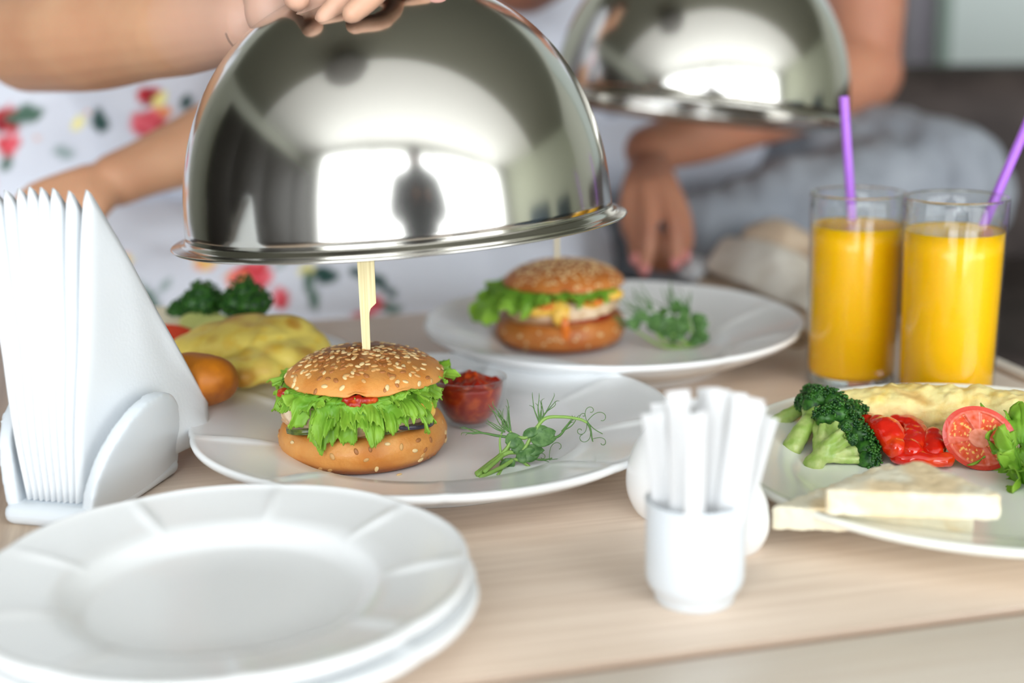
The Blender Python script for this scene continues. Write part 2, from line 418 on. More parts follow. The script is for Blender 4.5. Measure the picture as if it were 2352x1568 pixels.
# ------------------------------------------------------------------ plates
def plate_profile(R0, h, well, foot, t=.0042, rimt=.0058):
    """closed cross-section, from centre of the upper face round to the centre of the underside"""
    fz = .0085
    top = [(0, fz), (well * .5, fz), (well * .86, fz + .0003), (well * .95, fz + .0016), (well * 1.02, fz + .0062), (well * 1.07, fz + .0088)]
    rr0 = well * 1.07
    for t_ in (.2, .4, .6, .8, .93): top.append((rr0 + (R0 - rr0) * t_, fz + .0088 + (h - fz - .0088) * t_))
    top += [(R0 - .0022, h), (R0 - .0005, h - .0006), (R0, h - .0022), (R0 - .0008, h - .0045), (R0 - .004, h - rimt)]
    bot = []
    for t_ in (.85, .6, .35, .1): bot.append((foot + .008 + (R0 - foot - .008) * t_, .0065 + (h - rimt - .0065) * t_))
    bot += [(foot + .003, .0055), (foot + .0012, .001), (foot, 0), (foot - .003, 0), (foot - .004, .003), (foot * .5, .0035), (0, .0035)]
    return top + bot
def make_plate(name, c, R0, h, label, group=None, petals=9, phase=0.0, mt=None, well=.6, foot=.62, scal=.0018, rib=.0021):
    pr = plate_profile(R0, h, R0 * well, R0 * foot)
    def fn(i, r, z, a):
        if petals and r > R0 * well * 1.06:
            q = (a - phase) * petals / (2 * PI); f = q - math.floor(q)     # 0..1 inside a petal
            s = math.sin(PI * f); w = min(1, (r - R0 * well * 1.06) / (R0 * (1 - well * 1.06)))
            e = math.exp(-((f if f < .5 else 1 - f) / .035) ** 2)
            r = r + scal * w * (s ** .6 - .7)
            if z > .009: z = z + rib * e * math.sin(PI * min(1, w) ** .8) - .0011 * s * w * (1 - w) * 4 * .6 + .0004 * s * w
        return r, z
    o = mk(name, lathe(pr, 216 if petals else 128, c, fn), mt or m_china)
    return tag(o, label, 'plate', group)
PM = P(997, 948, .028); PB = P(1406, 729, .0345); PR_ = P(2262, 1038, .024); PL_ = P(520, 832, .020) + np.array([-.016, .018, 0])
print('plates', PM, PB, PR_, PL_)
PMc = (PM[0], PM[1], 0); PBc = (PB[0], PB[1], 0); PRc = (PR_[0], PR_[1], 0); PLc = (PL_[0], PL_[1], 0)
make_plate('dinner_plate', PMc, .1505, .028, 'white petal-rimmed plate under the sharp burger and the relish bowl', 'white petal-rimmed china plates', phase=R(75))
make_plate('dinner_plate', PBc, .1465, .0345, 'white petal-rimmed plate under the blurred burger at the back', 'white petal-rimmed china plates', phase=R(60), foot=.6)
make_plate('dinner_plate', PRc, .1465, .024, 'smooth cream plate with broccoli, omelette, tomato and white bread', None, petals=0, mt=m_cream, well=.72, foot=.6)
make_plate('dinner_plate', PLc, .112, .016, 'white plate with omelette and potato behind the paper napkins', None, petals=0, well=.7, foot=.55)
PS = P(510, 1302, .034)
for k, lab in enumerate(('lower of the two empty white side plates, nearest the camera', 'upper empty white side plate with petal rim, topmost of the stack')):
    off = (.0035, -.0030) if k == 0 else (0, 0)
    make_plate('side_plate', (PS[0] + off[0], PS[1] + off[1], .0095 * k), .1120, .0245, lab, 'empty side plates stacked at the front', phase=R(85), well=.60, foot=.58)

# ------------------------------------------------------------------ sofa
so = thing('sofa', (.35, 1.75, -TZ), 'dark brown upholstered sofa the couple sit on', 'sofa')
def sb(name, x0, x1, y0, y1, z0, z1, b=.04):
    return mk(name, rotz(rbox(x0, x1, y0, y1, z0, z1, b, 4), -5, (.35, 1.75)), m_sofa, so)
sb('base', -1.1, 1.75, 1.50, 2.25, -.56, -.30, .03)
sb('seat_cushion', -1.1, .33, 1.46, 2.1, -.30, -.105, .05); sb('seat_cushion', .34, 1.75, 1.46, 2.1, -.30, -.105, .05)
sb('backrest', -1.1, 1.75, 2.08, 2.30, -.30, .16, .07)
for x in (-1.0, 1.6):
    for y in (1.55, 2.15): sb('leg', x, x + .06, y, y + .06, -TZ, -.55, .01)

# ------------------------------------------------------------------ steel cloches
def cloche(name, c, rotm, label, R0=.1345, H=.152, flange=.0095):
    t = thing(name, c, label, 'cloche', 'polished steel cloches')
    prof = []
    n = 34; e = 2.25
    for i in range(n + 1):
        a = PI / 2 * i / n
        prof.append((R0 * max(0.0, math.cos(a)) ** (2 / e), H * math.sin(a) ** (2 / e)))
    outer = prof
    inner = [(max(r - .0012, 0), z - .0012) for r, z in reversed(prof)]
    inner[-1] = (R0 - .0012, .0)
    V, F = lathe([p for p in inner] + outer, 128, (0, 0, 0), closed=False)
    def put(VF): return np.asarray(VF[0]) @ rotm.T + np.asarray(c), VF[1]
    d = mk('dome', put((V, F)), m_steel, t)
    rim = [(R0 - .0008, .004), (R0 + .0002, .0042), (R0 + .0010, .0020), (R0 + flange * .45, .0004), (R0 + flange - .0010, -.0002), (R0 + flange, -.0009), (R0 + flange - .0006, -.0018), (R0 + flange * .5, -.0013), (R0 + .0005, -.0008), (R0 - .001, -.0004)]
    mk('rim', put(lathe(rim, 128, closed=True)), m_steel, t)
    kp = [(0, H - .002), (.018, H - .003), (.0185, H), (.014, H + .0015), (.0135, H + .003), (.0145, H + .004), (.0145, H + .0052), (.010, H + .0065), (.0075, H + .012), (.009, H + .018), (.016, H + .024), (.0185, H + .029), (.016, H + .034), (.008, H + .037), (0, H + .0375)]
    mk('knob', put(lathe(kp, 40)), m_steel2, t)
    return t
K1 = C(921, 517, .905); K2 = C(1602, 258, 1.30)
rot1 = eul(0, 3.4, 0) @ eul(-3.0, 0, 0)
rot1 = eul(0, -3.4, 0) @ eul(-2.5, 0, 0)
rot2 = eul(0, 7.2, 0) @ eul(-8, 0, 0)
cloche('cloche', K1, rot1, 'large polished steel cloche held over the sharp burger')
cloche('cloche', K2, rot2, 'tilted steel cloche lifted by the man, above the juice glasses')

# ------------------------------------------------------------------ burgers
def seed_mesh():
    V, F = ico(2); V = V.copy()
    t = V[:, 0]
    V[:, 0] *= .00165; w = (1 - .42 * t); V[:, 1] *= .00100 * w; V[:, 2] *= .00045 * w
    return V, F
SEEDS = [meshdata('sesame_seed', *seed_mesh(), m) for m in m_sesame]
def place_seed(par, p, n, m=None, name='sesame_seed', s=1.0):
    o = bpy.data.objects.new(name, SEEDS[rng.choice(3, p=[.36, .38, .26]) if m is None else m]); COL.objects.link(o)
    q = Vector(n).to_track_quat('Z', 'X').to_matrix() @ Matrix.Rotation(random.uniform(0, 2 * PI), 3, 'Z') @ Matrix.Rotation(random.uniform(-.2, .2), 3, 'X')
    sc = s * random.uniform(1.1, 1.42)
    o.matrix_world = Matrix.Translation(Vector(p)) @ q.to_4x4() @ Matrix.Scale(sc, 4)
    if par is not None: o.parent = par
    return o
def ruffle(c, a0, a1, r0, r1, z0, drop, amp, fr, seed, nu=280, nv=28, jag=.0012, prof=1.6, zf=None):
    """a frilly lettuce leaf lying on the filling, its frilled margin falling over the side"""
    V = []; E = []
    for i in range(nu):
        u = i / (nu - 1); a = a0 + (a1 - a0) * u
        env = max(0.0, math.sin(PI * u)) ** .45
        lobe = .80 + .45 * nz((u * 2.6, seed, 0)) + .16 * nz((u * 8, seed, 3))
        for j in range(nv):
            s = j / (nv - 1); sl = s * lobe * (.45 + .55 * env)
            rr = r0 + (r1 - r0) * min(1.0, sl * 1.5) ** .8
            zz = z0 - drop * max(0, sl - .25) ** prof * 1.4
            w = s ** 1.3 * amp * env
            ph = fr * u * 2 * PI
            wq = 1.6 * nz((u * 4, seed, 1)) + .8 * nz((u * 3, s * 2.5, seed + 6)); f1 = math.sin(ph + wq); f2 = s * math.sin(2.1 * ph + 1.3 + 2.5 * nz((u * 4, 2 + s, seed)))
            f3 = math.cos(ph + wq)
            rr += w * (.85 * (f1 + .8) + .45 * (f2 + .3) * s)
            if sl > .35: rr = max(rr, r1 * .955)
            zz += w * (.25 * f2 + .75 * f3 * s) + .0010 * nz((u * 14, s * 5, seed)); rr += .0030 * s ** 4 * env
            aa = a + w * (.30 * f3 + .2 * s * math.sin(2.6 * ph + seed)) / max(r1, .01) * .8
            q_ = max(0, s - .62) * 2.6; t_ = (a - a0) * (r1 + .002) / .0040 * PI + 1.5 * nz((u * 6, seed, 4)); rr += .0017 * q_ * math.sin(t_); zz += .0013 * q_ * math.cos(1.37 * t_ + seed) + .0008 * q_ * math.sin(2.9 * t_); a_sh = .0010 * q_ * math.cos(t_) / r1
            if j == nv - 1: rr += jag * (.6 * nz((u * 90, seed, 0)) * 2); zz += jag * nz((u * 120, 0, seed)) * 1.5
            if s > .55: aa += a_sh
            V.append((c[0] + rr * math.cos(aa), c[1] + rr * math.sin(aa), c[2] + (max(zz, zf) if zf is not None else zz)))
            E.append(min(1, max(0, (s - .55) * 1.5)) * .55 + .25 * max(0, f1) * s)
    F = [(i * nv + j, (i + 1) * nv + j, (i + 1) * nv + j + 1, i * nv + j + 1) for i in range(nu - 1) for j in range(nv - 1)]
    return (np.array(V), F), np.clip(E, 0, 1)
def leaf(par, name, R_, label=None):
    VF, E = R_
    o = mk(name, VF, m_let, par, label=label, attrs={'edge': E}); o.modifiers.new('s', 'SOLIDIFY').thickness = .00035; return o
def crown_pt(a, ph, R0, H, e=1.92):
    r = R0 * max(0.0, math.cos(ph)) ** (2 / e); z = H * max(0.0, math.sin(ph)) ** (2 / e); return r, z
def burger(base, s, label, sharp, mb, group):
    bx, by, bz = base
    t = thing('burger', base, label, 'burger', group)
    c = np.array(base)
    def at(x, y, z): return c + np.array([x * 1.02, y * 1.02, z - (.0025 + (z - .026) * .21 if z > .026 else .0025 * z / .026)])
    # bottom bun
    pr = [(0, .0), (.034, .0), (.042, .0005), (.0462, .0028), (.0490, .0075), (.0502, .0125), (.0498, .0175), (.0478, .0222), (.0450, .0250), (.036, .0262), (.018, .0262), (0, .0262)]
    pr = catmull([(a, 0, b) for a, b in pr], [1] * len(pr), 3)[0][:, (0, 2)]
    def fb(i, r, z, a):
        x, y = math.cos(a), math.sin(a)
        k = 1 + .022 * nz((x * 1.5, y * 1.5, 5)) + .012 * nz((x * 4, y * 4, z * 200))
        lift = .0028 * (x * .25 + y * .35) * (z / .0262) + .0010 * nz((x * 3, y * 3, 9)) * (z / .0262)
        return 1.03 * r * k, .92 * (z + lift)
    VF = lathe(pr, 120, c, fb)
    h = (VF[0][:, 2] - bz) / s
    rad = np.hypot(VF[0][:, 0] - bx, VF[0][:, 1] - by) / s
    bake = np.clip((.0072 - h) / .0040, 0, 1) * .95 + np.clip(.3 * np.array([nz(v, 60) for v in VF[0]]), 0, 1)
    nb = len(pr); mi = []
    for j in range(120):
        for i in range(nb - 1): mi.append(1 if pr[i][1] > .0252 else 0)
    bb = mk('bottom_bun', VF, mb, t, mats=[m_crumb], midx=mi, attrs={'bake': np.clip(bake, 0, 1)})
    # crown
    R0, H = .0484, .0182; zb = .0468
    pr = [(0, 0.0012), (.030, .0012), (.0425, .0005), (.0455, .0010)]
    nt = 4
    for k in range(1, 27):
        r, z = crown_pt(0, PI / 2 * k / 26, R0, H); pr.append((max(r, 0), z + .0008))
    def fc(i, r, z, a):
        x, y = math.cos(a), math.sin(a)
        k = 1 + .015 * nz((x * 1.4, y * 1.4, 15)) + .012 * nz((x * 4, y * 4, 3))
        dz = .0009 * nz((x * 2, y * 2, 12)) + (.0008 * nz((x * 9, y * 9, 2)) if i < 6 else 0)
        if i < 6:
            dz += .0022 * math.exp(-((a - R(273)) / .10) ** 2) + .0016 * math.exp(-((a - R(306)) / .07) ** 2)
        return r * k + .0026 * x, z + zb + dz
    VF = lathe(pr, 144, c, fc); hh = (VF[0][:, 2] - bz) / s - zb
    bake = np.clip((hh - .0075) / .0110, 0, 1) ** 1.3 * .80 + np.array([.28 * nz(v, 70) + .12 * nz(v, 200) for v in VF[0]])
    npf = len(pr); mi = [1 if i < 3 else 0 for j in range(144) for i in range(npf - 1)]
    tbn = mk('top_bun', VF, mb, t, mats=[m_crumb], midx=mi, attrs={'bake': np.clip(bake, 0, 1)})
    def crown_at(a, ph):
        def q(a, ph):
            r, z = crown_pt(a, ph, R0, H); r, z = fc(20, r, z + .0008, a)
            return np.array([r * math.cos(a), r * math.sin(a), z])
        p = q(a, ph); n = nrm(np.cross(q(a + .01, ph) - p, q(a, ph + .01) - p))
        if n[2] < 0 and ph > .5: n = -n
        if n @ np.array([math.cos(a), math.sin(a), .3]) < 0: n = -n
        return p, n
    pts = []; tries = 0; want = 300 if sharp else 300; sep = .0026
    while len(pts) < want and tries < 20000:
        tries += 1
        # area-weighted: sample radius in plan
        rr = math.sqrt(random.random()); a = random.uniform(0, 2 * PI)
        if random.random() > (1.0 if rr < .74 else max(.30, 1.1 - 1.4 * (rr - .70) / .4)): continue
        if sharp and math.sin(a) > .35 and random.random() > .45: continue
        ph = math.acos(min(1, rr ** (1.92 / 2))) if rr < .999 else 0.02
        ph = max(ph, .14)
        p, n = crown_at(a, ph)
        if any(np.sum((p - q[0]) ** 2) < (sep * random.uniform(.45, 1)) ** 2 for q in pts): continue
        pts.append((p, n))
    for p, n in [] : pass
    low = []
    for k in range(34):
        a = R(random.uniform(180, 360)) if k < 29 else R(random.uniform(0, 180)); z = random.uniform(.005, .0225) if k % 6 else random.uniform(.003, .006)
        i = int(np.argmin([abs(q[1] - z) + (1 if q[0] < .04 else 0) for q in np.array([(x, y) for x, y in catmull([(a_, 0, b_) for a_, b_ in [(.0462, .0028), (.0490, .0075), (.0502, .0125), (.0498, .0175), (.0478, .0222)]], [1] * 5, 6)[0][:, (0, 2)]])]))
        cc = catmull([(a_, 0, b_) for a_, b_ in [(.0462, .0028), (.0490, .0075), (.0502, .0125), (.0498, .0175), (.0478, .0222)]], [1] * 5, 6)[0][:, (0, 2)]
        r_, z_ = cc[i]; r2, z2 = fb(5, r_, z_, a)
        sl = (z_ - .0125) * 55
        n = nrm([math.cos(a), math.sin(a), sl]); low.append((np.array([r2 * math.cos(a), r2 * math.sin(a), z2]), n))
    if sharp:
        for p, n in pts: place_seed(tbn, p + n * .0001, n)
        for p, n in low: place_seed(bb, p + n * .0001, n)
    else:
        V0, F0 = seed_mesh()
        for par, L in ((tbn, pts), (bb, low)):
            LL = []
            for p, n in L:
                q = np.array(Vector(n).to_track_quat('Z', 'X').to_matrix() @ Matrix.Rotation(random.uniform(0, 6.28), 3, 'Z'))
                LL.append(((V0 * 1.0) @ q.T + p + c, F0))
            mk('sesame_seeds', join(*LL), m_sesame[0], par, kind='stuff')
    return t, at, c, bb, tbn
# --- the sharp burger
BZ = .0085
bc = P(838, 1099, BZ); bc = bc * (1 + .0500 / bc[1]); bc[2] = BZ
B1, at, c, bb1, tb1 = burger(tuple(bc), 1.0, 'sharp sesame-bun burger with frilly lettuce and a wooden pick in it', True, m_bun, 'sesame burgers')
def disc(par, name, m, x, y, z, r, h, tilt=(0, 0), amp=.0007, sc=90, n=64, brown=False):
    e = eul(tilt[0], tilt[1])
    pr = [(0, 0), (r * .9, 0), (r * .98, h * .15), (r, h * .45), (r * .985, h * .8), (r * .92, h), (0, h)]
    pr = catmull([(a, 0, b) for a, b in pr], [1] * len(pr), 4)[0][:, (0, 2)]
    V, F = lathe(pr, n); V = V @ e.T + at(x, y, z)
    V, F = lumpy((V, F), amp, sc, r * 100)
    kw = {}
    if brown:
        hh = V[:, 2] - at(0, 0, z)[2]
        kw = dict(attrs={'brown': np.clip((hh - h * .86) / (h * .1), 0, 1) * .8 + np.clip(1 - hh / (h * .12), 0, 1) * .5})
    return mk(name, (V, F), m, par, **kw)
disc(B1, 'patty', m_patty, -.0015, 0, .0285, .0468, .0180, (2, -2), .0016, 110, 96, True)
disc(B1, 'pickle_slice', m_pickle, -.0265, -.0285, .0256, .0150, .0034, (-8, -3), .0005, 60)
disc(B1, 'pickle_slice', m_pickle, .012, -.030, .0262, .0145, .003, (-4, 0), .0005, 60)
disc(B1, 'onion_slice', m_onion, .027, -.021, .0272, .0175, .0026, (-4, 3), .0004, 60)
# cheese draped at the right flank
mk('cheese', lumpy(union([ell(at(.033, -.022, .043), (.012, .014, .005)), ell(at(.040, -.0215, .0375), (.0055, .010, .0062)), ell(at(0, 0, .0495), (.045, .045, .0022))], .0012, 6), .0008, 120), m_cheese, B1)
mk('relish', lumpy(union([ell(at(.0015, -.0445, .0545), (.0085, .0035, .003)), ell(at(.0005, -.0465, .0515), (.0045, .0028, .0038)), ell(at(.009, -.044, .0545), (.006, .003, .0022)), ell(at(-.040, -.021, .0525), (.007, .006, .003)), ell(at(0, 0, .053), (.035, .035, .003))], .0008, 3), .0011, 330), m_ketchup, B1)
L_ = dict(par=B1, name='lettuce_leaf')
leaf(R_=ruffle(c, R(190), R(252), .022, .0480, .0475, .0185, .0036, 1.9, 1.3), **L_)
leaf(R_=ruffle(c, R(232), R(300), .022, .0490, .0470, .0400, .0042, 1.9, 4.7), **L_)
leaf(R_=ruffle(c, R(252), R(292), .024, .0515, .0420, .0350, .0042, 1.6, 8.1), **L_)
leaf(R_=ruffle(c, R(270), R(352), .022, .0485, .0475, .0235, .0042, 2.5, 11.9), **L_)
leaf(R_=ruffle(c, R(286), R(338), .022, .0500, .0440, .0250, .0040, 2.0, 15.2), **L_)
leaf(R_=ruffle(c, R(244), R(276), .022, .0520, .0450, .0330, .0040, 1.5, 17.7), **L_)
leaf(R_=ruffle(c, R(214), R(250), .024, .0510, .0480, .0130, .0040, 2.4, 19.4, jag=.001), **L_)
leaf(R_=ruffle(c, R(296), R(326), .024, .0520, .0485, .0120, .0042, 2.2, 21.4, jag=.001), **L_)
leaf(R_=ruffle(c, R(-18), R(70), .022, .0515, .0490, .0050, .0046, 5.5, 23.4), **L_)
leaf(R_=ruffle(c, R(70), R(186), .022, .0495, .0480, .012, .0046, 7, 27.4), **L_)
# wooden paddle pick
def pick(par, p, top, s, yaw=0, lean=0.0, wide=.0046, name='skewer'):
    z0 = -.045; L = top
    # outline in the x-z plane: shaft then paddle that widens to the right
    o = [(-.0024, z0), (.0022, z0), (.0024, .0), (.0027, .0185), (.0029, .0215), (.0038, .0240), (.0072, .0272), (.0074, L), (-.0030, L), (-.0026, .02), (-.0024, .0)]
    V = [(x * s, -.0009, z) for x, z in o] + [(x * s, .0009, z) for x, z in o]; n = len(o)
    F = [tuple(range(n)), tuple(range(2 * n - 1, n - 1, -1))] + [(i, i + n, (i + 1) % n + n, (i + 1) % n) for i in range(n)]
    V = np.array(V) @ eul(0, lean, yaw).T + np.asarray(p)
    return mk(name, (V, F), m_skewer, par, smooth=False)
pk = P(833, 795, BZ + .0800); pk = np.array([C(835, 795, .84)[0], c[1] - .004, BZ + .0672])
pick(B1, pk, .085, 1.0, 0, -.6)
sp = P(917, 1089, BZ + .0006)
def lone_seed():
    o = place_seed(None, (0, 0, 0), (0, 0, 1), 0); o.location = (sp[0], sp[1], sp[2] + TZ); return o
tag(lone_seed(), 'single fallen sesame seed on the plate in front of the sharp burger', 'sesame seed')

# --- the blurred burger
b2 = P(1287, 817, .0095); b2 = b2 * (1 + .048 / b2[1]); b2[2] = .0095
B2, at, c, bb2, tb2 = burger(tuple(b2), 1.0, 'blurred sesame-bun burger with melted cheese on the back plate', False, m_bun2, 'sesame burgers')
disc(B2, 'patty', m_patty, .002, 0, .0300, .0455, .0150, (2, -4), .0016, 110, 96, True)
mk('tomato_slice', lumpy(union([ell(at(.002, 0, .0275), (.0462, .0462, .0026))], .0012, 3), .0005, 90), m_ketchup, B2)
mk('cheese', lumpy(union([ell(at(-.002, -.0415, .0420), (.0105, .0055, .0065)), ell(at(-.001, -.0455, .0345), (.0072, .0040, .0085)), ell(at(-.016, -.040, .0395), (.013, .006, .005)), ell(at(.022, -.036, .045), (.011, .008, .0045)), ell(at(.037, -.022, .0500), (.011, .012, .0055)), ell(at(0, 0, .0475), (.044, .042, .0035))], .0014, 5), .001, 100), m_cheese, B2)
mk('sauce', lumpy(union([ell(at(-.030, -.036, .046), (.006, .004, .003)), ell(at(.024, -.041, .0475), (.009, .004, .0028)), ell(at(-.012, -.0455, .045), (.006, .003, .003)), ell(at(.002, -.0485, .022), (.004, .003, .012))], .001, 3), .0006, 200), mat('orange sauce', (226, 120, 40), .2), B2)
leaf(B2, 'lettuce_leaf', ruffle(c, R(175), R(236), .020, .0600, .0490, .0210, .0062, 3.8, 31.3, prof=1.3))
leaf(B2, 'lettuce_leaf', ruffle(c, R(196), R(262), .022, .0520, .0475, .0150, .0050, 4.8, 33.3))
leaf(B2, 'lettuce_leaf', ruffle(c, R(262), R(335), .022, .0475, .0480, .0085, .0036, 5, 36.3))
leaf(B2, 'lettuce_leaf', ruffle(c, R(20), R(170), .022, .0485, .0480, .010, .004, 8, 39.3))
mk('skewer', tube([at(-.002, .002, .040), at(-.002, .002, .125)], .0013, 8, 3), m_skewer, B2)

# ------------------------------------------------------------------ relish bowl
rb = P(1078, 989, BZ + .0005) + np.array([0, .0165, 0]); rb[2] = BZ + .0003
t = thing('dip_bowl', rb, 'small clear glass bowl of red tomato relish beside the sharp burger', 'bowl')
pr_o = [(0, 0), (.0125, 0), (.0140, .0010), (.0175, .0060), (.0208, .0125), (.0228, .0195), (.0238, .0262), (.0240, .0290), (.0246, .0302), (.0244, .0316), (.0232, .0318), (.0226, .0306), (.0222, .0270), (.0212, .0200), (.0193, .0135), (.0162, .0075), (.0125, .0032), (0, .0030)]
mk('bowl', lathe(pr_o, 96, rb), m_thin, t)
def kf(i, r, z, a):
    x, y = r * math.cos(a), r * math.sin(a)
    if i >= 7:
        z = z + .0042 * (nz((x * 110, y * 110, 3)) + .6 * nz((x * 260, y * 260, 8))) * min(1, (.0215 - r) / .004 + .15) + .0052 * math.exp(-((x + .001) ** 2 + (y) ** 2) / .00011)
    return r, z
kp = [(0, .0029), (.0123, .0031), (.0160, .0074), (.0191, .0134), (.0211, .0200), (.0219, .0250), (.0221, .0268), (.0216, .0272)] + [(.0216 * k / 24, .0275 + .002 * (1 - k / 24)) for k in range(23, -1, -1)]
mk('relish', lathe(kp, 96, rb, kf), m_ketchup, t)

# ------------------------------------------------------------------ pea shoots
def blade(p, d, up, L, w, fold=.15, n=9):
    d = nrm(d); sd = nrm(np.cross(d, up)); up = np.cross(sd, d)
    def f(u, v):
        x = v; y = (u - .5) * 2; ww = w * max(0, math.sin(PI * x ** .8)) ** .75 if 0 < x < 1 else 0
        return p + d * L * x + sd * ww * y + up * (fold * abs(y) * ww + .12 * L * math.sin(PI * x))
    return grid(f, 7, n)
def curl(p, d, n_, L, turns, r0=.0022, rad=.00022):
    """a tendril: straight run, then a coil"""
    d = nrm(d); s = nrm(np.cross(d, n_)); pts = [np.array(p, float)]; cur = np.array(p, float); ang = 0; step = L / 26
    for k in range(26):
        f = k / 26; ang += turns * 2 * PI / 26 * (f ** 1.5) * 2.2
        cur = cur + step * (math.cos(ang) * d + math.sin(ang) * s) + step * .12 * np.cross(d, s); pts.append(cur)
    return tube(pts, [rad * 1.5] + [rad] * 26, 5, 1, sm=False)
def shoot(name, pts, rad, leaves, tendrils, label, group):
    t = thing(name, pts[0], label, 'pea shoot', group)
    mk('stem', tube(pts, rad, 8, 6), m_stem, t)
    for a in leaves:
        o = mk('leaf', blade(*a), m_pea, t); o.modifiers.new('s', 'SOLIDIFY').thickness = .0003
    for VF in tendrils: mk('tendril', VF, m_tendril, t)
    return t
def G(px, py, h=0.0):
    """a point h above the well of the sharp burger's plate, seen at (px, py)"""
    return P(px, py, BZ + h)
rg = 'pea shoots beside the sharp burger'
Z = np.array([0, 0, 1.0])
def X(px, py): return C(px, py, .845)
s1 = [G(1098, 1092, .001), G(1130, 1062, .004), G(1165, 1040, .008), X(1200, 1035), X(1222, 1000), X(1250, 962), X(1290, 957), X(1330, 962), X(1348, 970)]
def fwd(p, q): return nrm(q - p)
def fan(p, d, n, L, spread, rad=.00028, seed=0):
    """a feathery sprig: fine tips splitting from one point"""
    O = []; rr = random.Random(seed)
    for k in range(n):
        dd = nrm(d + np.array([rr.uniform(-1, 1), rr.uniform(-.4, .4), rr.uniform(-1, 1)]) * spread)
        e = p + dd * L * rr.uniform(.6, 1.1); m = (p + e) / 2 + np.array([rr.uniform(-1, 1), 0, rr.uniform(-1, 1)]) * L * .10
        O.append(tube([p, m, e, e + nrm(dd + np.array([rr.uniform(-.8, .8), 0, rr.uniform(-.8, .8)])) * L * .15], [rad * 1.6, rad * 1.2, rad * .8, rad * .4], 5, 4))
    return O
J = X(1348, 968); yc = np.array([0, -1.0, .2])
shoot('pea_shoot', s1, [.0016, .0015, .0014, .0013, .0012, .0011, .001, .0009, .0008],
      [(X(1215, 1000), fwd(X(1215, 1000), X(1262, 1006)), nrm(np.array([0, -1, .6])), .0165, .0068), (X(1240, 1000), fwd(X(1240, 1000), X(1277, 990)), yc, .010, .004), (X(1196, 1046), fwd(X(1196, 1046), X(1225, 1042)), yc, .012, .0045)],
      [curl(J, fwd(J, X(1368, 945)), yc, .019, .8), curl(J, fwd(J, X(1340, 942)), -yc, .016, -1.0), curl(J, fwd(J, X(1348, 992)), yc, .016, 1.1), curl(J, fwd(J, X(1366, 1010)), yc, .021, .9),
       tube([J, X(1356, 985), X(1360, 1008), X(1362, 1014)], [.0007, .0006, .0004, .0003], 6, 4), tube([J, X(1365, 985), X(1384, 996)], [.0005, .0003, .0003], 5, 4), curl(X(1360, 1008), fwd(X(1360, 1008), X(1376, 1003)), -yc, .014, -.9), curl(X(1330, 962), fwd(X(1330, 962), X(1334, 948)), yc, .008, 1.0)],
      'long arching pea shoot whose curled tip reaches furthest right on the plate', rg)
s2 = [G(1103, 1096, .0005), G(1150, 1074, .002), X(1180, 1056), X(1200, 1060), X(1225, 1076), X(1258, 1074)]
shoot('pea_shoot', s2, [.0013, .0013, .0012, .0010, .0009, .0006],
      [(X(1160, 1052), fwd(X(1160, 1052), X(1172, 1080)), yc, .0085, .0050), (X(1184, 1052), fwd(X(1184, 1052), X(1214, 1044)), yc, .010, .004)],
      [curl(X(1258, 1074), fwd(X(1258, 1074), X(1275, 1064)), -yc, .016, -.5), curl(X(1245, 1056), fwd(X(1245, 1056), X(1262, 1060)), yc, .014, 1.1), tube([X(1215, 1050), X(1245, 1056), X(1268, 1052)], [.0008, .0006, .0004], 6, 4), curl(X(1262, 1056), fwd(X(1262, 1056), X(1285, 1052)), -yc, .022, -.45), curl(X(1262, 1054), fwd(X(1262, 1054), X(1262, 1036)), yc, .018, .8), curl(X(1225, 1048), fwd(X(1225, 1048), X(1238, 1040)), yc, .012, .9)],
      'lowest pea shoot, its curly end bending right along the plate', rg)
s3 = [G(1095, 1088, .001), G(1120, 1068, .003), X(1148, 1046), X(1168, 1024), X(1176, 1000), X(1172, 990)]
shoot('pea_shoot', s3, [.0016, .0015, .0014, .0012, .0010, .0008],
      [(X(1160, 1016), fwd(X(1160, 1016), X(1186, 1008)), yc, .0105, .0050), (X(1172, 1020), fwd(X(1172, 1020), X(1200, 1024)), yc, .009, .005)],
      fan(X(1170, 992), fwd(X(1170, 992), X(1146, 960)), 7, .017, .30, seed=2) + fan(X(1174, 994), fwd(X(1174, 994), X(1164, 958)), 4, .019, .22, seed=4) + fan(X(1160, 992), fwd(X(1160, 992), X(1132, 976)), 3, .012, .2, seed=3) + [tube([X(1172, 1004), X(1140, 1000), X(1108, 994), X(1085, 996)], [.0009, .0008, .0006, .0004], 6, 4)] + fan(X(1110, 994), fwd(X(1110, 994), X(1084, 986)), 4, .012, .4, seed=9),
      'pea shoot with a feathery tip pointing up and left towards the relish bowl', rg)
s4 = [G(1144, 1090, .0005), X(1156, 1072), X(1150, 1040), X(1148, 1010), X(1152, 996)]
shoot('pea_shoot', s4, [.0010, .0009, .0008, .0006, .0005], [], fan(X(1150, 1000), fwd(X(1150, 1000), X(1154, 990)), 4, .006, .3, .0002, 5), 'thin upright pea shoot at the front of the bunch', rg)
s5 = [G(1112, 1083, .003), X(1160, 1040), X(1180, 1006), X(1210, 1004), X(1238, 974), X(1246, 968)]
shoot('pea_shoot', s5, [.0013, .0012, .0011, .0011, .0009, .0007],
      [(X(1200, 1000), fwd(X(1200, 1000), X(1236, 986)), yc, .012, .003), (X(1205, 1032), fwd(X(1205, 1032), X(1252, 1034)), yc, .0120, .0036)],
      fan(X(1240, 974), fwd(X(1240, 974), X(1240, 940)), 7, .017, .32, seed=7) + fan(X(1236, 976), fwd(X(1236, 976), X(1262, 942)), 3, .018, .2, seed=8) + [tube([X(1262, 1008), X(1285, 1000), X(1305, 976)], [.0009, .0008, .0004], 6, 4)] + fan(X(1290, 990), fwd(X(1290, 990), X(1312, 966)), 5, .012, .22, seed=10),
      'pea shoot with two feathery tips behind the arching one', rg)
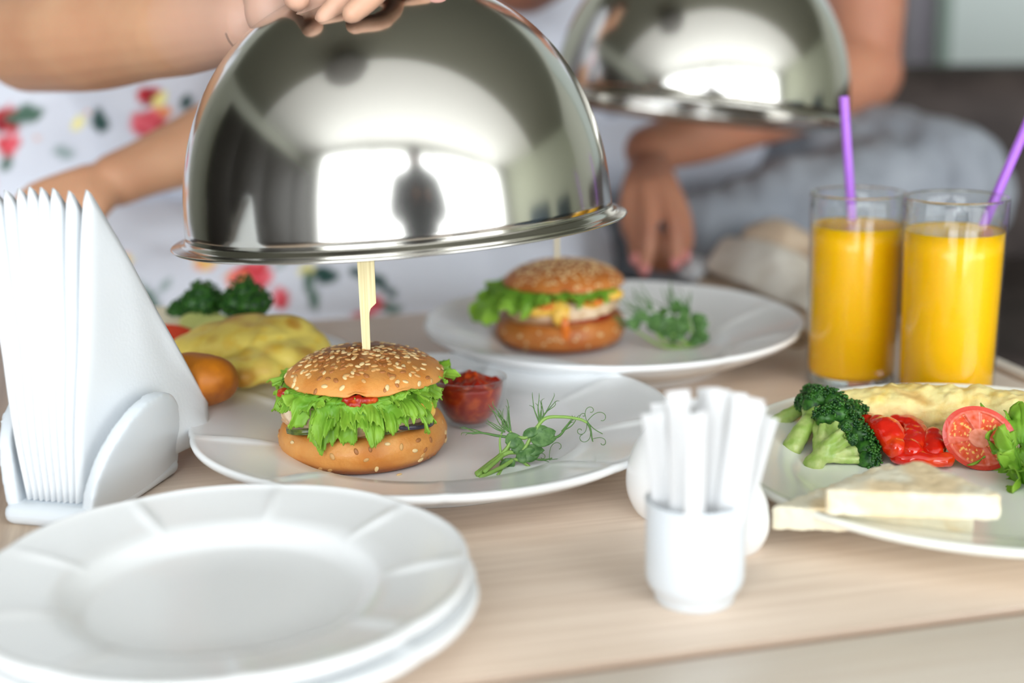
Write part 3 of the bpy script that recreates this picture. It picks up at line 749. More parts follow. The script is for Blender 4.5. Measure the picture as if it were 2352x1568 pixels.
# blurred bunch on the back plate
hb = .0098
for k, (px0, px1, py1) in enumerate(((1560, 1480, 724), (1600, 1500, 712), (1585, 1545, 716), (1600, 1580, 720), (1590, 1450, 752))):
    p0 = P(px0, 795, hb + .001); p1 = C(px1, py1, 1.11); mid = (p0 * .5 + p1 * .5) + np.array([0, -.006, -.006])
    t = thing('pea_shoot', p0, 'blurred green pea shoot in the bunch beside the back burger', 'pea shoot', 'pea shoots beside the back burger')
    mk('stem', tube([p0, mid, p1], [.0013, .0012, .0008], 6, 5), m_stem, t)
    for q in range(6):
        a = p0 + (p1 - p0) * (q + .6) / 6.5 + np.array([0, 0, .002])
        o = mk('leaf', blade(a, nrm(np.array([random.uniform(-1, 1), -.3, random.uniform(-.1, .8)])), yc, random.uniform(.011, .017), random.uniform(.003, .0055)), m_pea, t)
    for V in fan(p1, nrm(p1 - p0), 7, .02, .45, .0004, 20 + k): mk('tendril', V, m_tendril, t)

# ------------------------------------------------------------------ juice glasses and straws
def juice_glass(c, r0, r1, h, jl, label):
    t = thing('juice_glass', c, label, 'glass', 'glasses of orange juice')
    w = .0016
    pr = [(0, 0), (r0 * .8, 0), (r0 - .001, .0004), (r0, .002)] + [(r0 + (r1 - r0) * k / 8, h * k / 8) for k in range(1, 8)] + [(r1, h - .001), (r1 - w * .5, h), (r1 - w, h - .001)]
    pr += [(r0 + (r1 - r0) * k / 8 - w, h * k / 8) for k in range(7, 0, -1)] + [(r0 - w - .0005, .0085), (r0 - w - .004, .0065), (0, .006)]
    mk('tumbler', lathe(pr, 96, c), m_thin, t)
    mk('rim', lathe([(r1 - .0009 + .0010 * math.cos(a), h - .0002 + .0008 * math.sin(a)) for a in np.linspace(0, 2 * PI, 11)[:-1]], 96, c, closed=True), m_glass, t)
    mk('base', lathe([(0, .0002), (r0 * .8, .0002), (r0 - .0022, .0010), (r0 - .0018, .0054), (0, .0056)], 96, c), m_glass, t)
    rj = lambda z: r0 + (r1 - r0) * z / h - w + .00015
    jp = [(0, .0059), (r0 - w - .004, .0064), (rj(.0085) - .0005, .0084)] + [(rj(z), z) for z in np.linspace(.012, jl, 8)] + [(rj(jl) - .0006, jl - .0004), (rj(jl) - .003, jl - .0008), (0, jl - .0008)]
    mk('juice', lathe(jp, 96, c), m_juice, t)
    return t
g1 = P(1962, 878, 0); g2 = P(2188, 890, 0)
g1 = np.array([*C(1954, 862, 1.045)[:2], 0]); g2 = np.array([*C(2172, 872, .985)[:2], 0])
juice_glass(g1, .0322, .0338, .139, .1165, 'glass of orange juice with an upright purple straw, left of the pair')
juice_glass(g2, .0318, .0345, .1435, .1215, 'glass of orange juice with the leaning purple straw, right of the pair')
def straw(a, b, label, r=.0034):
    ax = nrm(b - a); a = np.asarray(a); V = []
    o = tube([a, (a + b) / 2, b], r, 16, 4, cap=False)
    i_ = tube([a, (a + b) / 2, b], r - .0003, 16, 4, cap=False)
    VF = join(o, (i_[0], [f[::-1] for f in i_[1]]))
    ob = mk('drinking_straw', VF, m_straw); return tag(ob, label, 'straw', 'purple drinking straws')
d1_ = 1.02
straw(C(1966, 640, 1.055), C(1938, 222, 1.02), 'purple straw standing upright in the left juice glass')
straw(C(2236, 570, .985), C(2392, 210, .955), 'purple straw leaning out of the picture from the right juice glass')

# ------------------------------------------------------------------ napkin holder and napkins
nA = P(112, 1172, .010); nB = P(412, 985, .010)          # near and far ends of the fold line
nd = nrm(nB - nA); nd[2] = 0; nd = nrm(nd); ns = np.array([nd[1], -nd[0], 0])    # ns: towards the right of the stack
Zv = np.array([0, 0, 1.0])
hc = nA + nd * .050; hc[2] = 0
t = thing('napkin_holder', hc, 'white ceramic holder gripping the fan of paper napkins', 'napkin holder')
L = []
def lobe(side):
    # a rounded upright shield leaning slightly outwards
    def f(u, v):
        a = u * PI; x = .050 * math.cos(a); z = .004 + .060 * max(0, math.sin(a)) ** .85
        return x, z
    V = []; n = 40; m = 9
    for i in range(n + 1):
        x, z = f(i / n, 0)
        for j in range(m):
            s = j / (m - 1); zz = .004 + (z - .004) * s
            bow = .010 * (1 - (x / .052) ** 2) * math.sin(PI * min(1, zz / .1))
            V.append((x, zz, bow))
    F = [(i * m + j, (i + 1) * m + j, (i + 1) * m + j + 1, i * m + j + 1) for i in range(n) for j in range(m - 1)]
    V = np.array(V); th = .0080
    out = []
    for x, z, b in V:
        out.append(hc + nd * x + Zv * z + ns * side * (.021 + .008 * z / .06 + b))
    return evalmod((np.array(out), F), [('SOLIDIFY', dict(thickness=th, offset=0)), ('REMESH', dict(mode='VOXEL', voxel_size=.0016)), ('SMOOTH', dict(factor=.5, iterations=8))])
mk('side_wall', lobe(1), m_cup, t); mk('side_wall', lobe(-1), m_cup, t)
V, F = rbox(-.054, .050, -.028, .028, 0, .0125, .0060, 4)
mk('base', (np.array([hc + nd * x + ns * (y * (1 if True else 1)) + Zv * z for x, y, z in V]), F), m_cup, t)
tops = [(-62, 402), (-32, 404), (2, 408), (33, 404), (58, 400), (85, 402), (113, 404), (150, 410), (190, 408)]
words = ['leftmost paper napkin, cut off by the left edge of the photo', 'eighth paper napkin counted from the right in the holder', 'seventh paper napkin counted from the right in the holder', 'sixth paper napkin counted from the right in the holder', 'middle paper napkin of the nine in the ceramic holder', 'fourth paper napkin counted from the right in the holder', 'third paper napkin counted from the right in the holder', 'second paper napkin from the right, just behind the outermost one', 'outermost white paper napkin on the right, its triangular face showing']
for k, ((tx, ty), w_) in enumerate(zip(tops, words)):
    n_ = len(tops); off = (k - (n_ - 1) / 2) * .0037
    bn = hc - nd * .046 + ns * off + Zv * .0135                     # near bottom corner
    topp = C(tx, ty, .765)
    top = np.array([topp[0], topp[1], topp[2]])
    far = hc + nd * (.070) + ns * (off * 1.3 + (.012 if k == n_ - 1 else 0)) + Zv * .0135
    far2 = far + nd * .014 + Zv * .022
    mid = (bn + top) / 2 - nd * .004
    th = .0020
    nn = nrm(np.cross(top - bn, far - bn)); nn = nn if nn @ ns > 0 else -nn
    # folded wad: triangular cross-section grid, thick at the near fold, thinner at the far corner
    def f(u, v, side):
        base = bn + (far - bn) * u; upv = top + (far2 - top) * u
        p = base + (upv - base) * v
        thick = (.0016 + .0013 * min(1, v * 1.6) * (1 - .6 * u)) * (1 if .001 < u else .45)
        if v > .99: thick *= .45
        p = p - Zv * .007 * v ** 6 * max(0, 1 - u * 9) ** 2 + nd * .0035 * v ** 6 * max(0, 1 - u * 9) ** 2
        wav = .0016 * math.sin(7 * v) * u + .0022 * nz((u * 3, v * 3, 1.7)) + (.003 * u * math.sin(4 * v) if k == n_ - 1 else 0)
        return p + nn * (side * thick + wav)
    A = grid(lambda u, v: f(u, v, 1), 22, 22); Bq = grid(lambda u, v: f(u, v, -1), 22, 22)
    VA, FA = A; VB, FB = Bq; nvt = len(VA); F = list(FA) + [tuple(i + nvt for i in q[::-1]) for q in FB]
    idx = lambda i, j: i * 22 + j
    ring = [idx(i, 0) for i in range(22)] + [idx(21, j) for j in range(1, 22)] + [idx(i, 21) for i in range(20, -1, -1)] + [idx(0, j) for j in range(20, 0, -1)]
    for q in range(len(ring)):
        a_, b_ = ring[q], ring[(q + 1) % len(ring)]; F.append((b_, a_, a_ + nvt, b_ + nvt))
    o = mk('paper_napkin', (np.concatenate([VA, VB]), F), m_napkin); tag(o, w_, 'napkin', 'paper napkins in the ceramic holder')

# ------------------------------------------------------------------ sugar cup with sticks, shakers
sc_ = P(1606, 1408, 0) + np.array([0, .0175, 0])
t = thing('sugar_cup', sc_, 'small white ceramic cup filled with white sugar sticks', 'cup')
pr = [(0, .0015), (.0168, .0015), (.0170, 0), (.0182, 0), (.0190, .0012), (.0195, .0040), (.0222, .0085), (.0233, .0120), (.0235, .020), (.0236, .0400), (.0238, .0485), (.0240, .0500), (.0234, .0508), (.0224, .0500), (.0216, .0400), (.0212, .0130), (.0170, .0070), (0, .0065)]
mk('cup_body', lathe(catmull([(a, 0, b) for a, b in pr], [1] * len(pr), 3)[0][:, (0, 2)], 96, sc_), m_cup, t)
tipsx = [(1500, 948), (1520, 925), (1557, 897), (1590, 915), (1628, 890), (1650, 893), (1685, 900), (1718, 912), (1740, 930), (1762, 955), (1600, 950), (1570, 930)]
nm = ['leftmost', 'second', 'third', 'fourth', 'fifth', 'sixth', 'seventh', 'eighth', 'ninth']
labs = ['sugar stick leaning furthest left out of the cup', 'short sugar stick just inside the leftmost one', 'sugar stick with a raised tip left of centre in the cup', 'thin sugar stick behind the centre of the cup', 'tallest sugar stick, its tip slanted at the centre', 'sugar stick right beside the tallest one', 'broad sugar stick right of centre in the cup', 'broad sugar stick near the right rim of the cup', 'sugar stick against the right rim, behind the broad ones', 'sugar stick leaning furthest right towards the broccoli', 'lowest sugar stick at the front of the cup', 'sugar stick in front of the raised one, left of centre']
cx = sc_
for k, ((tx, ty), lb) in enumerate(zip(tipsx, labs)):
    dd = .655 + .02 * math.sin(k * 2.4) + (.012 if k in (3, 8, 9) else 0) - (.014 if k in (10, 11) else 0)
    top = C(tx, ty, dd)
    bx_ = (tx - 1620) / 140.0
    foot = np.array([cx[0] + max(-.0145, min(.0145, bx_ * .014)), cx[1] + (top[1] - cx[1]) * .35, .0085])
    foot[1] = cx[1] + max(-.009, min(.009, foot[1] - cx[1]))
    ax = nrm(top - foot); sd = nrm(np.cross(ax, np.array([0, 1, 0]) + .4 * np.array([math.sin(k * 3), 0, 0]))); th_ = np.cross(sd, ax)
    Lk = np.linalg.norm(top - foot); wd = .0066 if k not in (6, 7) else .0090
    def f(u, v):
        a = 2 * PI * u; pinch = min(1, v * 12, (1 - v) * 14) if 0 < v < 1 else 0
        w_ = wd * (1.08 - .08 * pinch) * .8; tk = .0004 + .0019 * pinch
        return foot + ax * Lk * v + sd * w_ * math.cos(a) * (1) + th_ * tk * math.sin(a)
    V, F = grid(f, 14, 26, closeu=True)
    o = mk('sugar_stick', (V, F), m_stick); tag(o, lb, 'sugar stick', 'sugar sticks in the white cup')
def shaker(c, s, label, hl=0, fat=1.1):
    t = thing('shaker', c, label, 'shaker', 'white ceramic shakers')
    pr = [(0, 0), (.018, 0), (.022, .002), (.0265, .012), (.0280, .022), (.0268, .034), (.0225, .047), (.0165, .058), (.0115, .067), (.0075, .073), (.003, .0762), (0, .0768)]
    pr = catmull([(a * s * fat, 0, b * s) for a, b in pr], [1] * len(pr), 4)[0][:, (0, 2)]
    mk('body', lathe(pr, 72, c), m_china, t)
    for k in range(3):
        a = 2 * PI * k / 3; q = np.asarray(c) + np.array([.003 * math.cos(a), .003 * math.sin(a) - .001, .0762 * s - .0003])
        mk('pour_hole', ell(q, (.0007, .0007, .0004), None, 8, 5), m_groove, t)
    return t
k1 = P(1553, 1205, 0) + np.array([0, .019, 0]); k2 = P(1688, 1282, 0) + np.array([0, .016, 0])
shaker(k1, .84, 'white ceramic shaker behind the left side of the sugar cup')
shaker(k2, .66, 'lower white ceramic shaker behind the right side of the sugar cup')

# ------------------------------------------------------------------ broccoli
IV, IF = ico(1)
def beads(pts, r, seed=0):
    rr = random.Random(seed); Vs = []; Fs = []; n = 0
    for p in pts:
        s = r * rr.uniform(.6, 1.25); J = np.array([1 + .35 * rr.uniform(-1, 1) for _ in IV])[:, None]
        Vs.append(IV * J * s * np.array([1, 1, .9]) + p); Fs += [tuple(i + n for i in f) for f in IF]; n += len(IV)
    return np.concatenate(Vs), Fs
def broccoli(name_label, root, joint, tips, stem_r, head_r, nb, br, seed, cat_group=None, stem_taper=.8, budm=None):
    """root-joint is the stalk, tips are (point, outward direction, head radius factor)"""
    rr = random.Random(seed)
    t = thing('broccoli_floret', root, name_label, 'broccoli', cat_group)
    L = [chain([root, (root + joint) / 2, joint], [stem_r, stem_r * .95, stem_r * stem_taper])]
    allp = []; cores = []
    for tp, hf in tips:
        d = nrm(tp - joint); m = joint + (tp - joint) * .5 + np.array([rr.uniform(-1, 1), rr.uniform(-1, 1), rr.uniform(-1, 1)]) * .0012
        L.append(chain([joint - d * .001, m, tp], [stem_r * .62, stem_r * .46, stem_r * .42], 10, 4))
        hr = head_r * hf; cores.append((tp, hr * .86))
        for q in range(5):
            dd = nrm(d + np.array([rr.uniform(-1, 1), rr.uniform(-1, 1), rr.uniform(-1, 1)]) * .75)
            e = tp + dd * hr * .6; L.append(tube([m + (tp - m) * .3, e], [stem_r * .22, stem_r * .13], 8, 3))
            # bud clusters on the outside of this branch head
        for q in range(nb):
            dd = nrm(np.array([rr.gauss(0, 1), rr.gauss(0, 1), rr.gauss(0, 1)]))
            if dd @ d < -.25: continue
            clump = 1 + .22 * nz(dd * 2.2, 1, seed + q * 0)
            allp.append(tp + dd * hr * clump * rr.uniform(.82, 1.05))
    mk('stalk', lumpy(union(L, .0011, 3), .0004, 300), m_brstalk, t)
    mk('buds', join(beads(allp, br, seed), *[lumpy(ell(q, (r_, r_, r_ * .9), None, 16, 12), .0012, 260) for q, r_ in cores]), budm or m_brbud, t, kind='stuff')
    return t
dB = .838
def Q(px, py, dd=0.0): return C(px, py, dB + dd)
broccoli('large broccoli floret lying cut side up at the front of the cream plate', Q(1868, 1068, -.002), Q(1882, 1048, 0),
         [(Q(1893, 958, .012), .8), (Q(1925, 950, .016), 1.0), (Q(1950, 975, .014), 1.0), (Q(1972, 1000, .010), 1.0), (Q(1990, 1030, .006), 1.0), (Q(1994, 1058, 0), .9), (Q(1915, 925, .026), 1.0), (Q(1960, 950, .028), 1.0), (Q(1985, 990, .026), 1.0), (Q(1870, 935, .03), .8), (Q(1940, 985, -.002), .45), (Q(1955, 1010, -.004), .4)],
         .0062, .0086, 330, .00095, 5, 'broccoli florets on the cream plate')
broccoli('second broccoli floret with its thick cut stem to the lower left', Q(1818, 1030, .012), Q(1856, 968, .02),
         [(Q(1868, 930, .03), 1.0), (Q(1885, 915, .03), 1.0), (Q(1905, 925, .036), 1.0), (Q(1850, 925, .04), .8)],
         .0062, .0082, 300, .00095, 8, 'broccoli florets on the cream plate')
broccoli('broccoli floret with a long green stem pointing at the sugar sticks', Q(1762, 985, .05), Q(1835, 940, .05),
         [(Q(1860, 925, .05), .9), (Q(1872, 940, .055), .9), (Q(1862, 905, .055), .9)], .0054, .0070, 240, .00095, 12, 'broccoli florets on the cream plate')
broccoli('small pale broccoli floret behind, beside the roasted pepper', Q(2030, 1070, .03), Q(2022, 1040, .03),
         [(Q(1990, 985, .035), .7), (Q(2010, 975, .04), .7), (Q(2030, 985, .04), .7), (Q(2045, 1020, .035), .7), (Q(2050, 1040, .03), .6)], .0055, .0062, 60, .00085, 15, 'broccoli florets on the cream plate')

# ------------------------------------------------------------------ omelette, pepper, tomato, bread, lettuce on the cream plate
L = []
for x, y, r in ((1958, 938, .0125), (2000, 934, .0150), (2060, 934, .0160), (2120, 935, .0162), (2180, 938, .0165), (2245, 942, .0165), (2310, 950, .0165), (2375, 960, .016), (2430, 975, .013)):
    p = P(x, y, .0285); L.append(ell(p, (r * 1.25, r * 1.10, r * .88)))
for x, y in ((1985, 962), (2090, 966), (2200, 972), (2310, 985)):
    L.append(ell(P(x, y, .020), (.018, .010, .0100)))
V, F = union(L, .0016, 5); V, F = lumpy((V, F), .0026, 75, 3.0, 3)
N_ = normals(V, F)
bk = np.clip((N_[:, 2] - .55) * 1.2, 0, 1) * np.clip(.35 + 1.6 * np.array([nz(v, 60, 4) for v in V]), 0, 1) * .55 + np.clip((np.array([nz(v * np.array([1, 1, 2.5]), 45, 9) for v in V]) - .32) * 2.2, 0, .5)
V = np.array(V); V[:, 2] = np.maximum(V[:, 2], .0092); o = mk('omelette', (V, F), m_omel, attrs={'brown': np.clip(bk, 0, 1)}); tag(o, 'pale rolled omelette with browned ridges along the back of the cream plate', 'omelette')
def strip(label, pts, rad, flat, am=.0008, vox=.0009, m=None):
    V, F = union([tube(pts, rad, 18, 6, flat=flat)] + [ell(pts[0], (rad[0] * .8,) * 3), ell(pts[-1], (rad[-1] * .8,) * 3)], vox, 4); V, F = lumpy((V, F), am, 120, 2.0)
    V[:, 2] = np.maximum(V[:, 2], .0090); o = mk('pepper_strip', (V, F), m or m_pepper); tag(o, label, 'pepper', 'roasted red pepper strips')
strip('long curved roasted red pepper strip behind the broccoli', [P(1955, 958, .027), P(2000, 966, .027), P(2036, 985, .026), P(2058, 1030, .018)], [.0045, .0075, .0105, .0085], .6)
strip('folded roasted red pepper strip in the middle of the row', [P(2056, 966, .026), P(2092, 974, .025), P(2106, 1000, .021), P(2092, 1036, .017)], [.0055, .0080, .0095, .0085], .65)
strip('small rounded roasted red pepper piece next to the tomato', [P(2142, 998, .022), P(2146, 1018, .019), P(2142, 1042, .016)], [.0065, .0076, .0066], .85)
strip('pepper piece tucked underneath between the strips and the bread', [P(2060, 1048, .0135), P(2110, 1054, .0135), P(2175, 1056, .0135)], [.006, .007, .006], .7)
# tomato half: cut face turned to the camera
tc = P(2250, 1006, .0265); ez = nrm(np.array([-.16, -.95, .30])); ex = nrm(np.cross(np.array([0, 0, 1.0]), ez)); ey = np.cross(ez, ex)
rt2 = eul(0, 0, 0); tl = R(-24); ex, ey = ex * math.cos(tl) + ey * math.sin(tl), -ex * math.sin(tl) + ey * math.cos(tl)
t = thing('tomato_half', tc - np.array([0, 0, .015]), 'halved tomato showing its wet cut face, at the right of the cream plate', 'tomato')
RX, RY, RD = .0215, .0180, .015
def th(u, v):
    a = 2 * PI * u; ph = PI / 2 * v
    return tc + ex * RX * math.cos(a) * math.cos(ph) + ey * RY * math.sin(a) * math.cos(ph) - ez * RD * math.sin(ph)
mk('skin', grid(th, 60, 20, closeu=True), m_tomato, t)
cols = []
def tf(u, v):
    a = 2 * PI * u; q = v
    z = .0008 * (1 - q ** 6)
    s5 = math.cos(2.0 * a + .4 + 1.1 * nz((math.cos(a), math.sin(a), 2)))
    gel = (.30 < q < .80) and abs(s5) > .35
    n1 = nz((q * 9 * math.cos(a), q * 9 * math.sin(a), 3)); n2 = nz((q * 15 * math.cos(a), q * 9 * math.sin(a), 7))
    if q > .86: c_ = np.array([.62, .055, .03])
    elif gel:
        c_ = np.array([.70, .11, .05]) + .06 * n1
        if n2 > .25: c_ = np.array([.86, .48, .14])
        z -= .0012
    elif q < .30: c_ = np.array([.80, .28, .18]) + .1 * n1
    else: c_ = np.array([.74, .16, .10]) + .1 * n1
    cols.append(np.clip(c_, 0, 1))
    return tc + ex * RX * math.cos(a) * q + ey * RY * math.sin(a) * q + ez * z
VF = grid(tf, 120, 50, closeu=True)
mk('cut_face', VF, m_tomcut, t, attrs={'Col': np.array(cols)})
def toast(label, corners, z0, z1, seed, rad=.006):
    """triangular slice of bread with soft corners; corners on the plane z1"""
    c_ = np.mean([q[:2] for q in corners], axis=0); pts = []
    n = len(corners)
    for i in range(n):
        a, b, d = corners[i - 1][:2], corners[i][:2], corners[(i + 1) % n][:2]
        for s in np.linspace(0, 1, 7):
            p0 = b + nrm(a - b) * rad; p2 = b + nrm(d - b) * rad
            pts.append((1 - s) ** 2 * p0 + 2 * s * (1 - s) * b + s * s * p2)
    pts = np.array(pts); m = len(pts)
    V = [(x, y, z0) for x, y in pts] + [(x, y, z1) for x, y in pts]
    F = [tuple(range(m))[::-1], tuple(range(m, 2 * m))] + [(i, (i + 1) % m, (i + 1) % m + m, i + m) for i in range(m)]
    VF = evalmod((np.array(V), F), [('REMESH', dict(mode='VOXEL', voxel_size=.0011)), ('SMOOTH', dict(factor=.5, iterations=5))])
    V, F = lumpy(VF, .0007, 160, seed, 3)
    bk = np.clip((np.array([nz(v, 45, seed) for v in V]) - .05) * 2, 0, .7)
    o = mk('bread_triangle', (V, F), m_toast, attrs={'brown': bk}); return tag(o, label, 'bread', 'white bread triangles')
zt = .0395
toast('upper white bread triangle, laid on top of the other slice', [P(2108, 1036, zt + .004), P(1880, 1124, zt), P(2318, 1140, zt)], zt - .0135, zt, 4, .009)
zt2 = .0255
toast('lower white bread triangle whose tip hangs over the plate edge', [P(2040, 1060, zt2), P(1766, 1164, zt2), P(2245, 1176, zt2)], zt2 - .0125, zt2, 9, .004)
t = thing('lettuce', C(2330, 1150, .80), 'frilly green lettuce cut off by the right edge of the photo', 'lettuce')
for k, (x, y, d_) in enumerate(((2340, 1030, .83), (2330, 1090, .815), (2352, 1150, .80), (2400, 1060, .84), (2410, 1130, .81), (2300, 1075, .835))):
    cc = C(x, y, d_)
    VF, E = ruffle((0, 0, 0), R(0), R(300), .002, .017, .004, .008, .0062, 8, 50.3 + k * 3.3, nu=150, nv=16)
    VF = (VF[0] @ eul(55 + 12 * k, 20 * math.sin(k * 2.0), 60 * k).T + cc, VF[1])
    o = mk('lettuce_leaf', VF, m_let, t, attrs={'edge': E}); o.modifiers.new('s', 'SOLIDIFY').thickness = .0004

# ------------------------------------------------------------------ left plate food
V, F = union([ell(C(x, y, d_), (r * 1.15, r * 1.3, r * h_)) for x, y, d_, r, h_ in ((455, 800, .985, .018, .6), (510, 785, .985, .023, .62), (570, 785, .985, .026, .72), (640, 785, .98, .025, .75), (690, 800, .97, .018, .7), (600, 835, .955, .022, .5), (555, 850, .945, .018, .55), (660, 810, .965, .022, .6))], .0018, 5)
V, F = lumpy((np.array(V), F), .0024, 40, 6.0, 2)
bk = np.clip((np.array([nz(v, 50, 9) for v in V]) - .12) * 2.0, 0, .6)
V = np.array(V); V[:, 2] = np.maximum(V[:, 2], .0088); o = mk('omelette', (V, F), m_omel2, attrs={'brown': bk}); tag(o, 'golden folded omelette on the plate behind the paper napkins', 'omelette')
V, F = union([ell(C(448, 872, .905), (.0285, .022, .0175), eul(0, 4, 0)), ell(C(474, 868, .900), (.0195, .019, .0150)), ell(C(405, 880, .91), (.020, .019, .016))], .0018, 10)
V, F = lumpy((V, F), .0008, 50); V[:, 2] = np.maximum(V[:, 2], .0088); o = mk('potato_wedge', (V, F), m_potato); tag(o, 'orange-brown roast potato beside the tip of the outermost napkin', 'potato')
def bro2(label, px, py, d_, r, sx, seed):
    j = C(px + sx, py + 30, d_ + .004)
    c0 = C(px, py, d_)
    tips = [(c0 + np.array([math.cos(a), math.sin(a) * .8, .4]) * r * .45, 1.0) for a in np.linspace(0, 5.2, 5)] + [(c0 + np.array([0, 0, r * .6]), 1.0)]
    broccoli(label, j + np.array([sx * .0004, 0, -.014]), j, tips, .0066, r * .66, 160, .0012, seed, 'broccoli florets on the left plate')
bro2('blurred dark broccoli floret, middle one on the left plate', 468, 704, 1.06, .0165, 12, 31)
bro2('blurred broccoli floret with a pale stalk, right one on the left plate', 566, 706, 1.05, .0185, 34, 32)
bro2('small blurred broccoli floret, leftmost on the left plate', 420, 726, 1.065, .0115, 5, 33)
def slab(label, name, cat, px, py, d_, rx, ry, h_, m, tilt):
    V, F = lathe(catmull([(0, 0, 0), (.9, 0, 0), (1, 0, .35), (.98, 0, .8), (.9, 0, 1), (0, 0, 1)], [1] * 6, 4)[0][:, (0, 2)], 48)
    V = (V * np.array([rx, ry, h_])) @ eul(*tilt).T + C(px, py, d_)
    o = mk(name, (V, F), m); tag(o, label, cat)
slab('red tomato slice half hidden by the paper napkins on the left plate', 'tomato_slice', 'tomato', 392, 800, 1.02, .024, .018, .006, mat('blurred tomato', (206, 70, 46), .25), (35, 10, 0))
slab('pale green courgette slice under the left plate broccoli', 'courgette_slice', 'courgette', 470, 752, 1.045, .018, .014, .006, m_cucumber, (20, 5, 0))
slab('second pale green courgette slice in front of the right broccoli', 'courgette_slice', 'courgette', 498, 762, 1.035, .015, .012, .006, m_cucumber, (25, -5, 0))
slab('toasted bread slice at the far left of the left plate', 'bread_slice', 'bread', 372, 752, 1.06, .024, .018, .010, m_toast, (10, 4, 0))

# ------------------------------------------------------------------ linen napkins and fork behind the glasses
def cloth(name, quad, m, label, group, thick=.0025, amp=.004, ns_=3.0, seed=0, fold=0):
    a, b, c_, d_ = [np.asarray(q) for q in quad]
    def f(u, v):
        p = a * (1 - u) * (1 - v) + b * u * (1 - v) + c_ * u * v + d_ * (1 - u) * v
        z = amp * (nz((u * ns_, v * ns_, seed)) + .5 * nz((u * ns_ * 2.5, v * ns_ * 2.5, seed + 4))) + fold * math.sin(PI * v) * (1 + .3 * math.sin(5 * u))
        return p + np.array([0, 0, max(z, -amp) + amp])
    o = mk(name, grid(f, 40, 30), m); sm = o.modifiers.new('s', 'SOLIDIFY'); sm.thickness = thick; sm.offset = 1
    return tag(o, label, 'napkin', group)
cloth('cloth_napkin', (P(1570, 640, .003), P(1850, 800, .003), P(1990, 690, .003), P(1700, 610, .003)), m_linen, 'beige linen napkin spread under the off-white one behind the juice glasses', 'linen napkins', .002, .0035, 4, 1)
cloth('cloth_napkin', (P(1625, 628, .010), P(1860, 735, .008), P(1960, 670, .009), P(1720, 590, .012)), m_linen2, 'off-white linen napkin folded over the beige one', 'linen napkins', .004, .004, 2.5, 7, .022)
cloth('cloth_napkin', (P(1690, 612, .012), P(1900, 640, .012), P(1930, 600, .012), P(1740, 590, .012)), m_linen, 'raised beige linen fold standing behind the off-white napkin', 'linen napkins', .003, .003, 3, 12, .030)
cloth('paper_napkin', (P(1560, 640, .004), P(1600, 655, .004), P(1650, 625, .006), P(1600, 600, .010)), m_napkin, 'crumpled thin white paper napkin under the resting fingertips', 'linen napkins', .001, .004, 5, 21, .006)
# a tied corner of the beige linen near the glass foot
o = mk('napkin_ring', tube([C(1832 + 22 * math.cos(a), 775 + 16 * math.sin(a), 1.10 + .012 * math.sin(a)) for a in np.linspace(0, 5.6, 9)], .0032, 8, 4), m_linen); tag(o, 'twisted beige cord loop lying left of the juice glasses', 'cord')

# ------------------------------------------------------------------ people
def hand(wrist, mcps, fingers, fr, palm_r, thumb, extra=()):
    """palm from the wrist to the knuckles, four bent fingers and a thumb rooted at the side of the palm"""
    L = []
    for k, m_ in enumerate(mcps):
        L.append(chain([wrist, wrist * .45 + m_ * .55, m_], [palm_r * 1.0, palm_r * .95, fr[k] * 1.15]))
    for a, b in zip(mcps[:-1], mcps[1:]):
        L.append(chain([a * .8 + wrist * .2, b * .8 + wrist * .2], palm_r * .78))
    for k, fg in enumerate(fingers):
        pts = [mcps[k]] + list(fg)
        L.append(chain(pts, [fr[k] * 1.12, fr[k] * 1.0, fr[k] * .92, fr[k] * .80][:len(pts)], 14, 4))
        for q in pts[1:-1]: L.append(ell(q, (fr[k] * 1.02,) * 3))
    L.append(chain(thumb, [palm_r * 1.05, palm_r * .85, fr[0] * 1.15, fr[0] * 1.0][:len(thumb)]))
    for e in extra: L.append(e)
    return L
def head(c, yaw, pitch, s=1.0):
    """skull, jaw, nose, ears, brow; faces -Y before turning"""
    e = eul(0, 0, yaw) @ eul(pitch, 0, 0)
    def A(x, y, z): return np.asarray(c) + s * (e @ np.array([x, y, z]))
    L = [ell(A(0, .012, .03), (.074 * s, .092 * s, .088 * s), e), ell(A(0, -.022, -.030), (.058 * s, .062 * s, .068 * s), e), ell(A(0, -.045, -.080), (.026 * s, .026 * s, .020 * s), e),
         chain([A(0, -.078, .018), A(0, -.096, -.012), A(0, -.100, -.024)], [.007 * s, .010 * s, .013 * s]), ell(A(.011, -.088, -.026), (.008 * s,) * 3), ell(A(-.011, -.088, -.026), (.008 * s,) * 3),
         ell(A(.030, -.068, .026), (.024 * s, .012 * s, .008 * s), e), ell(A(-.030, -.068, .026), (.024 * s, .012 * s, .008 * s), e),
         ell(A(.036, -.060, -.022), (.020 * s, .016 * s, .018 * s), e), ell(A(-.036, -.060, -.022), (.020 * s, .016 * s, .018 * s), e)]
    for sx in (1, -1):
        L.append(ell(A(.073 * sx, .012, -.002), (.008 * s, .018 * s, .031 * s), e))
    return L, A, e
def face_parts(t, A, e, s=1.0):
    for sx in (1, -1):
        mk('eye', ell(A(.031 * sx, -.066, .008), (.0125 * s, .0125 * s, .0105 * s), e), m_eye, t)
        mk('iris', ell(A(.031 * sx, -.0755, .008), (.0055 * s, .0042 * s, .0055 * s), e), m_iris, t)
        mk('eyebrow', tube([A(.016 * sx, -.082, .028), A(.032 * sx, -.082, .034), A(.048 * sx, -.070, .029)], [.003, .0035, .002], 8, 4), m_hairb, t)
    mk('lips', join(ell(A(0, -.0865, -.048), (.021 * s, .009 * s, .0045 * s), e), ell(A(0, -.0850, -.0555), (.018 * s, .009 * s, .0052 * s), e)), m_lip, t)
